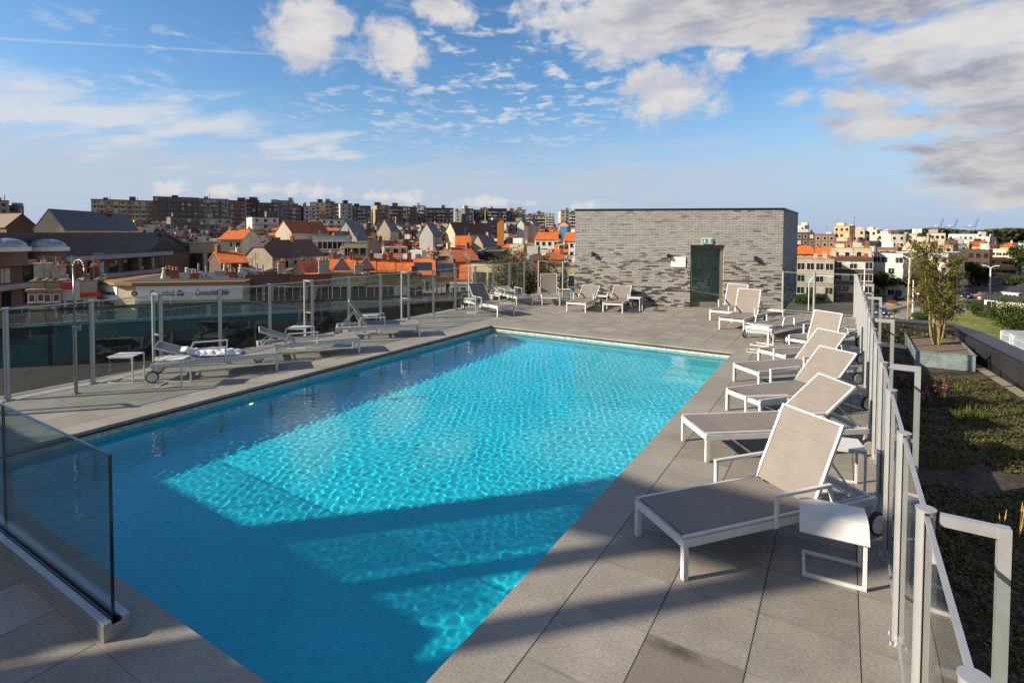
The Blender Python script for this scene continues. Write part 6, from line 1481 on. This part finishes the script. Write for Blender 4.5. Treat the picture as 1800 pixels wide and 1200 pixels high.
for a in (('black estate car driving towards the crossing beside the tall double lamp', 1580, 527, ra + pi, 'black'), ('black car following further along the road to the right of the planter tree', 1700, 524, ra + pi, 'black'),
          ('dark car at the crossing behind the fence stays', 1549, 553, ra + pi + .2, 'blue'), ('dark car parked under the trees near the tall lamp', 1616, 506, ra, 'black'), ('white van like car parked far right under the big dark tree', 1706, 496, ra, 'white'),
          ('dark car parked next to the red crane truck', 1723, 501, ra + pi, 'black'), ('dark car at the far right beside the orange banded building', 1770, 500, ra + pi + .3, 'black'), ('silver car parked by the yellow wall behind the short fence', 1468, 528, ra + .3, 'silver'),
          ('small red car beside the silver one', 1478, 526, ra + .3, 'red'), ('silver car parked in the distance at right', 1752, 490, ra, 'silver')): car(*a)
# ---- lamps, poles and street signs
LAMPW = M('lamp_post_paint', (.66, .60, .50), .5, var=.08)
def pole(name, lab, px_, pyb, pyt, rad, arms=(), cat='street lamp', mat_=None, group=None, head=.9):
    p = gz(px_, pyb); dist = hypot(p.x, p.y); h = zat(px_, pyt, dist) - GZ; r = empty(name, (p.x, p.y, GZ), -atan2(p.x, p.y), lab, cat, group)
    MB().cyl((0, 0, 0), (0, 0, h), rad * 1.5, rad, 10).build('pole', mat_ or LAMPW, r)
    for (dx__, dz_) in arms:
        m_ = MB(); m_.cyl((0, 0, h - .1), (dx__, 0, h + dz_), rad * .7, rad * .5, 8); m_.build('arm', mat_ or LAMPW, r); s = 1 if dx__ > 0 else -1
        MB().box(min(dx__, dx__ + s * head), max(dx__, dx__ + s * head), -.15, .15, h + dz_ - .02, h + dz_ + .12).build('lamp_head', SWH, r)
    return r
pole('street_lamp', 'tall street lamp with two upswept arms beside the planter tree', 1597, 534, 454, .17, ((-1.7, .9), (2.6, 1.2)))
pole('street_lamp', 'tall street lamp farther along the road before the orange banded building', 1740, 513, 470, .17, ((-1.0, .5), (1.0, .5)))
pole('flag_pole', 'plain white pole standing on the crossing island', 1604, 551, 492, .09, cat='pole', mat_=SWH)
def swan(lab, px_, pyb, pyt, s, reach):
    p = gz(px_, pyb); dist = hypot(p.x, p.y); h = zat(px_, pyt, dist) - GZ; r = empty('street_lamp', (p.x, p.y, GZ), -atan2(p.x, p.y), lab, 'street lamp', 'curved necked street lamps')
    R_ = reach * .55; pts_ = [Vector((0, 0, 0)), Vector((0, 0, h - R_))] + [Vector((s * (R_ - R_ * cos(t_)), 0, h - R_ + R_ * sin(t_))) for t_ in [pi / 2 * k / 8 for k in range(1, 9)]] + [Vector((s * reach, 0, h))]
    MB().tube(pts_, .09, 8).build('pole', SWH, r); e = pts_[-1]; MB().box(min(e.x, e.x + s * .9), max(e.x, e.x + s * .9), -.16, .16, h - .10, h + .07).build('lamp_head', SWH, r)
swan('curved street lamp showing above the right fence corner', 1518, 552, 463, -1, 2.3); swan('curved street lamp seen through the short glass fence', 1421, 547, 484, 1, 3.6); swan('curved street lamp before the tan house seen through the left fence', 569, 585, 486, 1, 1.1)
for (lab, px_, pyb, pyt) in (('yellow banded traffic light post left of the short fence post', 1421.5, 541, 515), ('yellow banded traffic light post right of the short fence post', 1505, 537, 512)):
    r = pole('traffic_light', lab, px_, pyb, pyt, .10, cat='traffic light', mat_=M('traffic_yellow', (.62, .40, .02), .5)); h = 2.6
    p0 = r.location; hh = zat(px_, pyt, hypot(p0.x, p0.y)) - GZ; MB().box(-.18, .18, -.2, .1, hh - .1, hh + .8).build('signal_head', BLACK, r)
def rsign(lab, px_, py_, pyb):
    p = gz(px_, pyb); dist = hypot(p.x, p.y); h = zat(px_, py_, dist) - GZ; r = empty('road_sign', (p.x, p.y, GZ), -atan2(p.x, p.y), lab, 'road sign', 'red bordered road signs')
    MB().cyl((0, .02, 0), (0, .02, h), .04, n=8).build('post', METALR, r); MB().cyl((0, -.03, h), (0, 0, h), .42, n=20).build('disc', M('sign_red', (.62, .02, .03), .4), r); MB().cyl((0, -.04, h), (0, -.031, h), .24, n=18).build('disc_face', SWH, r)
rsign('round red and white road sign left of the planter tree crown', 1613, 516, 530); rsign('round red and white road sign right of the planter tree by the black car', 1721, 523, 533); rsign('round red and white road sign below the orange banded building', 1739, 499, 512)
for (lab, px_, py_) in (('round flower bed on the road island beside the tall lamp', 1568, 535), ('round flower bed behind the tall lamp', 1608, 530), ('round flower bed on the far road island', 1716, 514)):
    p = gz(px_, py_, .2); r = empty('flower_bed', (p.x, p.y, GZ + .17), 0, lab, 'flower bed', 'flower beds on the road islands'); MB().cyl((0, 0, 0), (0, 0, .35), 1.3, 1.3, 18).build('bowl', M('terracotta', (.30, .16, .09), .8), r); m_ = MB(); rg_ = random.Random(int(px_)); leaves(m_, (Vector((0, 0, .55)), 1.2), 420, .22, rg_, .45); m_.build('plants', leafmat('leaf_flower', (.05, .05, .01), (.45, .16, .05)), r)
# ---- masts and container cranes on the horizon
CRB = M('crane_blue', (.03, .16, .42), .5, var=.1)
for px_, pt, lab in ((1645, 384, 'blue container crane with raised boom, left one of three'), (1669.5, 384, 'blue container crane with raised boom, middle one of three'), (1705, 384, 'blue container crane with raised boom, right one of three')):
    d_ = 2600; p = atd(px_, d_); r = empty('container_crane', (p.x, p.y, GZ), -atan2(p.x, p.y), lab, 'crane', 'container cranes on the horizon'); s = d_ / 953
    zt_ = zat(px_, pt, d_) - GZ; zl = zat(px_, 399, d_) - GZ; b = MB()
    for x in (0, 5.5 * s):
        for y in (0, 20): b.beam((x, y, 0), (x, y, zl), 1.8)
    b.beam((0, 0, zl * .55), (5.5 * s, 0, zl * .55), 1.6); b.build('legs', CRB, r); MB().beam((-7 * s, 10, zl), (5.8 * s, 10, zl + 1), 3.6, 3.0).build('girder', M('crane_grey', (.14, .16, .22), .6), r)
    MB().beam((5.2 * s, 10, zl), (8.2 * s, 10, zt_), 3.2).beam((3.5 * s, 10, zl), (6.2 * s, 10, zl + (zt_ - zl) * .8), 1.6).beam((6.2 * s, 10, zl + (zt_ - zl) * .8), (7.6 * s, 10, zl + (zt_ - zl) * .8), 1.2).build('boom', CRB, r); MB().box(-2 * s, 1 * s, 6, 14, zl + 1.5, zl + 7).build('machine_house', M('crane_cream', (.5, .48, .35), .6), r)
for px_, pt, lab, d_ in ((1501, 380, 'thin radio mast behind the long cream flats', 900), (1489, 392, 'shorter thin mast beside the yellow block', 900), (1453, 397, 'small dark lattice tower on the horizon', 1500), (762, 357, 'small white mast on the middle of the skyline', 480)):
    p = atd(px_, d_); z = ground(p.x, p.y); h = zat(px_, pt, d_) - z; r = empty('mast', (p.x, p.y, z), 0, lab, 'mast'); MB().cyl((0, 0, 0), (0, 0, h), d_ * .0006, d_ * .0003, 6).build('mast_pole', WM['dgrey'] if d_ > 500 else FRAME, r); MB().beam((-d_ * .001, 0, h * .97), (d_ * .001, 0, h * .97), d_ * .0005).build('antenna', WM['dgrey'], r)
tag(MB().build('tmp_', None) if False else empty('storage_tank', (*(atd(1560, 2200))[:2], GZ)), 'pale storage dome on the horizon behind the grey flats', 'tank'); _t = C.objects[-1]
MB().cyl((0, 0, 0), (0, 0, 28), 12, 12, 20).cyl((0, 0, 28), (0, 0, 33), 12, 4, 20).build('tank_shell', WM['white'], _t)

# ================================================================ roof garden planting
rgp = random.Random(12)
gdn = MB()
def blade(mb, p, h, w, lean, a):
    d_ = Vector((cos(a), sin(a), 0)); n_ = Vector((-d_.y, d_.x, 0)) * w; m_ = p + d_ * lean * .35 + Vector((0, 0, h * .6)); t_ = p + d_ * lean + Vector((0, 0, h)); mb.add([p - n_, p + n_, m_ + n_ * .7, m_ - n_ * .7, t_], [(0, 1, 2, 3), (3, 2, 4)])
def inside(x, y):      # garden area right of the deck
    ex = cr0.x + (cr0.y - y) * (-dR.x / dR.y) * 1.0 if False else cr0.x + dR.x / dR.y * (y - cr0.y)
    return XR + .12 < x < ex - .42
for i in range(26000):
    y = -1 + 20.5 * rgp.random() ** .85; x = rgp.uniform(XR + .1, 6.5)
    if not inside(x, y): continue
    dens = mnoise.noise(Vector((x * .6, y * .6, 0))) + .35 * mnoise.noise(Vector((x * 2.4, y * 2.4, 3)))
    if dens < -.30: continue
    if y > 17.9 and 1.5 < x < 3.3: continue
    s = min(1.4, .75 + .9 * dens); z0 = GA + .015 + .05 * s
    leaves(gdn, (Vector((x, y, z0)), .06 * s + .02), 7, .035 + .012 * s, rgp, .6)
GRC = leafmat('ground_cover', (.045, .042, .012), (.185, .165, .042), .15)
tag(gdn.build('ground_cover', GRC), 'low green ground cover plants on the roof garden', 'ground cover', kind='stuff')
gd2 = MB()
for i in range(110):
    y = uni(1, 19); x = rgp.uniform(XR + .3, 6)
    if not inside(x, y) or (y > 17.5 and 1.4 < x < 3.4): continue
    s = rgp.uniform(.7, 1.5)
    for k in range(60): blade(gd2, Vector((x + rgp.gauss(0, .10) * s, y + rgp.gauss(0, .10) * s, GA)), rgp.uniform(.07, .20) * s, .008, rgp.uniform(0, .12), rgp.uniform(0, 6.3))
tag(gd2.build('ground_cover', leafmat('tuft_green', (.04, .065, .008), (.20, .23, .03), .25)), 'taller bright green tufts scattered over the roof garden', 'ground cover', kind='stuff')
bkp = MB()      # planting along the back parapet
for i in range(900):
    t_ = rgp.random(); q = bl.lerp(bk[1], t_) + Vector((0, -rgp.uniform(.05, .9), 0)); leaves(bkp, (Vector((q.x, q.y, GA + rgp.uniform(.1, .6))), .14), 7, .09, rgp)
tag(bkp.build('ground_cover', leafmat('leaf_brownish', (.045, .035, .015), (.16, .13, .05))), 'brownish shrubs planted along the back parapet', 'ground cover', kind='stuff')
FLAB = ['pink flower spike closest to the fence stay, left end of the flowers', 'pink flower spike just right of the leftmost one, slightly farther away', 'pink flower spike in the shaded middle beside its farther neighbour', 'farthest pink flower spike of the shaded middle group',
 'pink flower spike left of the bright touching pair', 'pink flower spike just below and right of the single one beside the bright pair', 'left one of the bright touching pair of pink flower spikes', 'right one of the bright touching pair of pink flower spikes',
 'dim pink flower spike low in the shade left of the bright ones', 'nearest pink flower spike under the bright touching pair', 'nearest pink flower spike in the deep shade by the fence stay', 'pink flower spike low on the sunny right side of the flowers', 'lone pink flower spike beside the far planter tree']
PINK = M('flower_pink', (.48, .11, .19), .7, var=.25, scale=20)
def at_g(px_, py_, z=GA): return onz(px_, py_, z)
for i, (px_, py_) in enumerate(((1586, 662), (1592, 656), (1612, 664), (1616, 652), (1645, 672), (1648, 680), (1660, 674), (1664, 672), (1630, 684), (1652, 690), (1622, 692), (1668, 690), (1678, 574 + 25))):
    p = onz(px_, py_, GA + .32); r = empty('pink_flower', (p.x, p.y, GA), 0, None, 'flower', 'pink flower spikes in the roof garden'); s = MB(); s.cyl((0, 0, 0), (0, 0, .36), .006, n=5)
    for k in range(14): blade(s, Vector((rgp.gauss(0, .03), rgp.gauss(0, .03), 0)), rgp.uniform(.15, .3), .01, .06, rgp.uniform(0, 6.3))
    s.build('stem', LF['mid'], r); f = MB()
    for k in range(26):
        t_ = rgp.random(); a = rgp.uniform(0, 6.3); q = Vector((cos(a) * .032 * (1.1 - t_), sin(a) * .032 * (1.1 - t_), .2 + .2 * t_)); aa = Vector((rgp.gauss(0, 1), rgp.gauss(0, 1), rgp.gauss(0, 1))).normalized() * .022; bb = aa.orthogonal().normalized() * .02; f.add([tuple(q - aa), tuple(q + bb), tuple(q + aa), tuple(q - bb)], [(0, 1, 2, 3)])
    f.build('blossom', PINK, r); r['label'] = FLAB[i]
GOLD = M('seedhead_gold', (.55, .38, .10), .8)
for (px_, py_, lab, h) in ((1792, 905, 'tall golden grass seedheads at the right picture edge', .42), (1760, 905, 'shorter golden grass seedhead left of the tall one', .26)):
    p = onz(px_, py_ + 20, GA + .15); r = empty('grass_seedhead', (p.x, p.y, GA), 0, lab, 'grass'); s = MB()
    for k in range(5 if h > .3 else 2): a = rgp.uniform(0, 6.3); e = Vector((cos(a) * .06, sin(a) * .06, h * rgp.uniform(.7, 1))); s.cyl((0, 0, 0), e, .003, .002, 4); s.cyl(e, e + Vector((cos(a) * .02, sin(a) * .02, .12)), .009, .002, 5)
    s.build('stalks', GOLD, r)
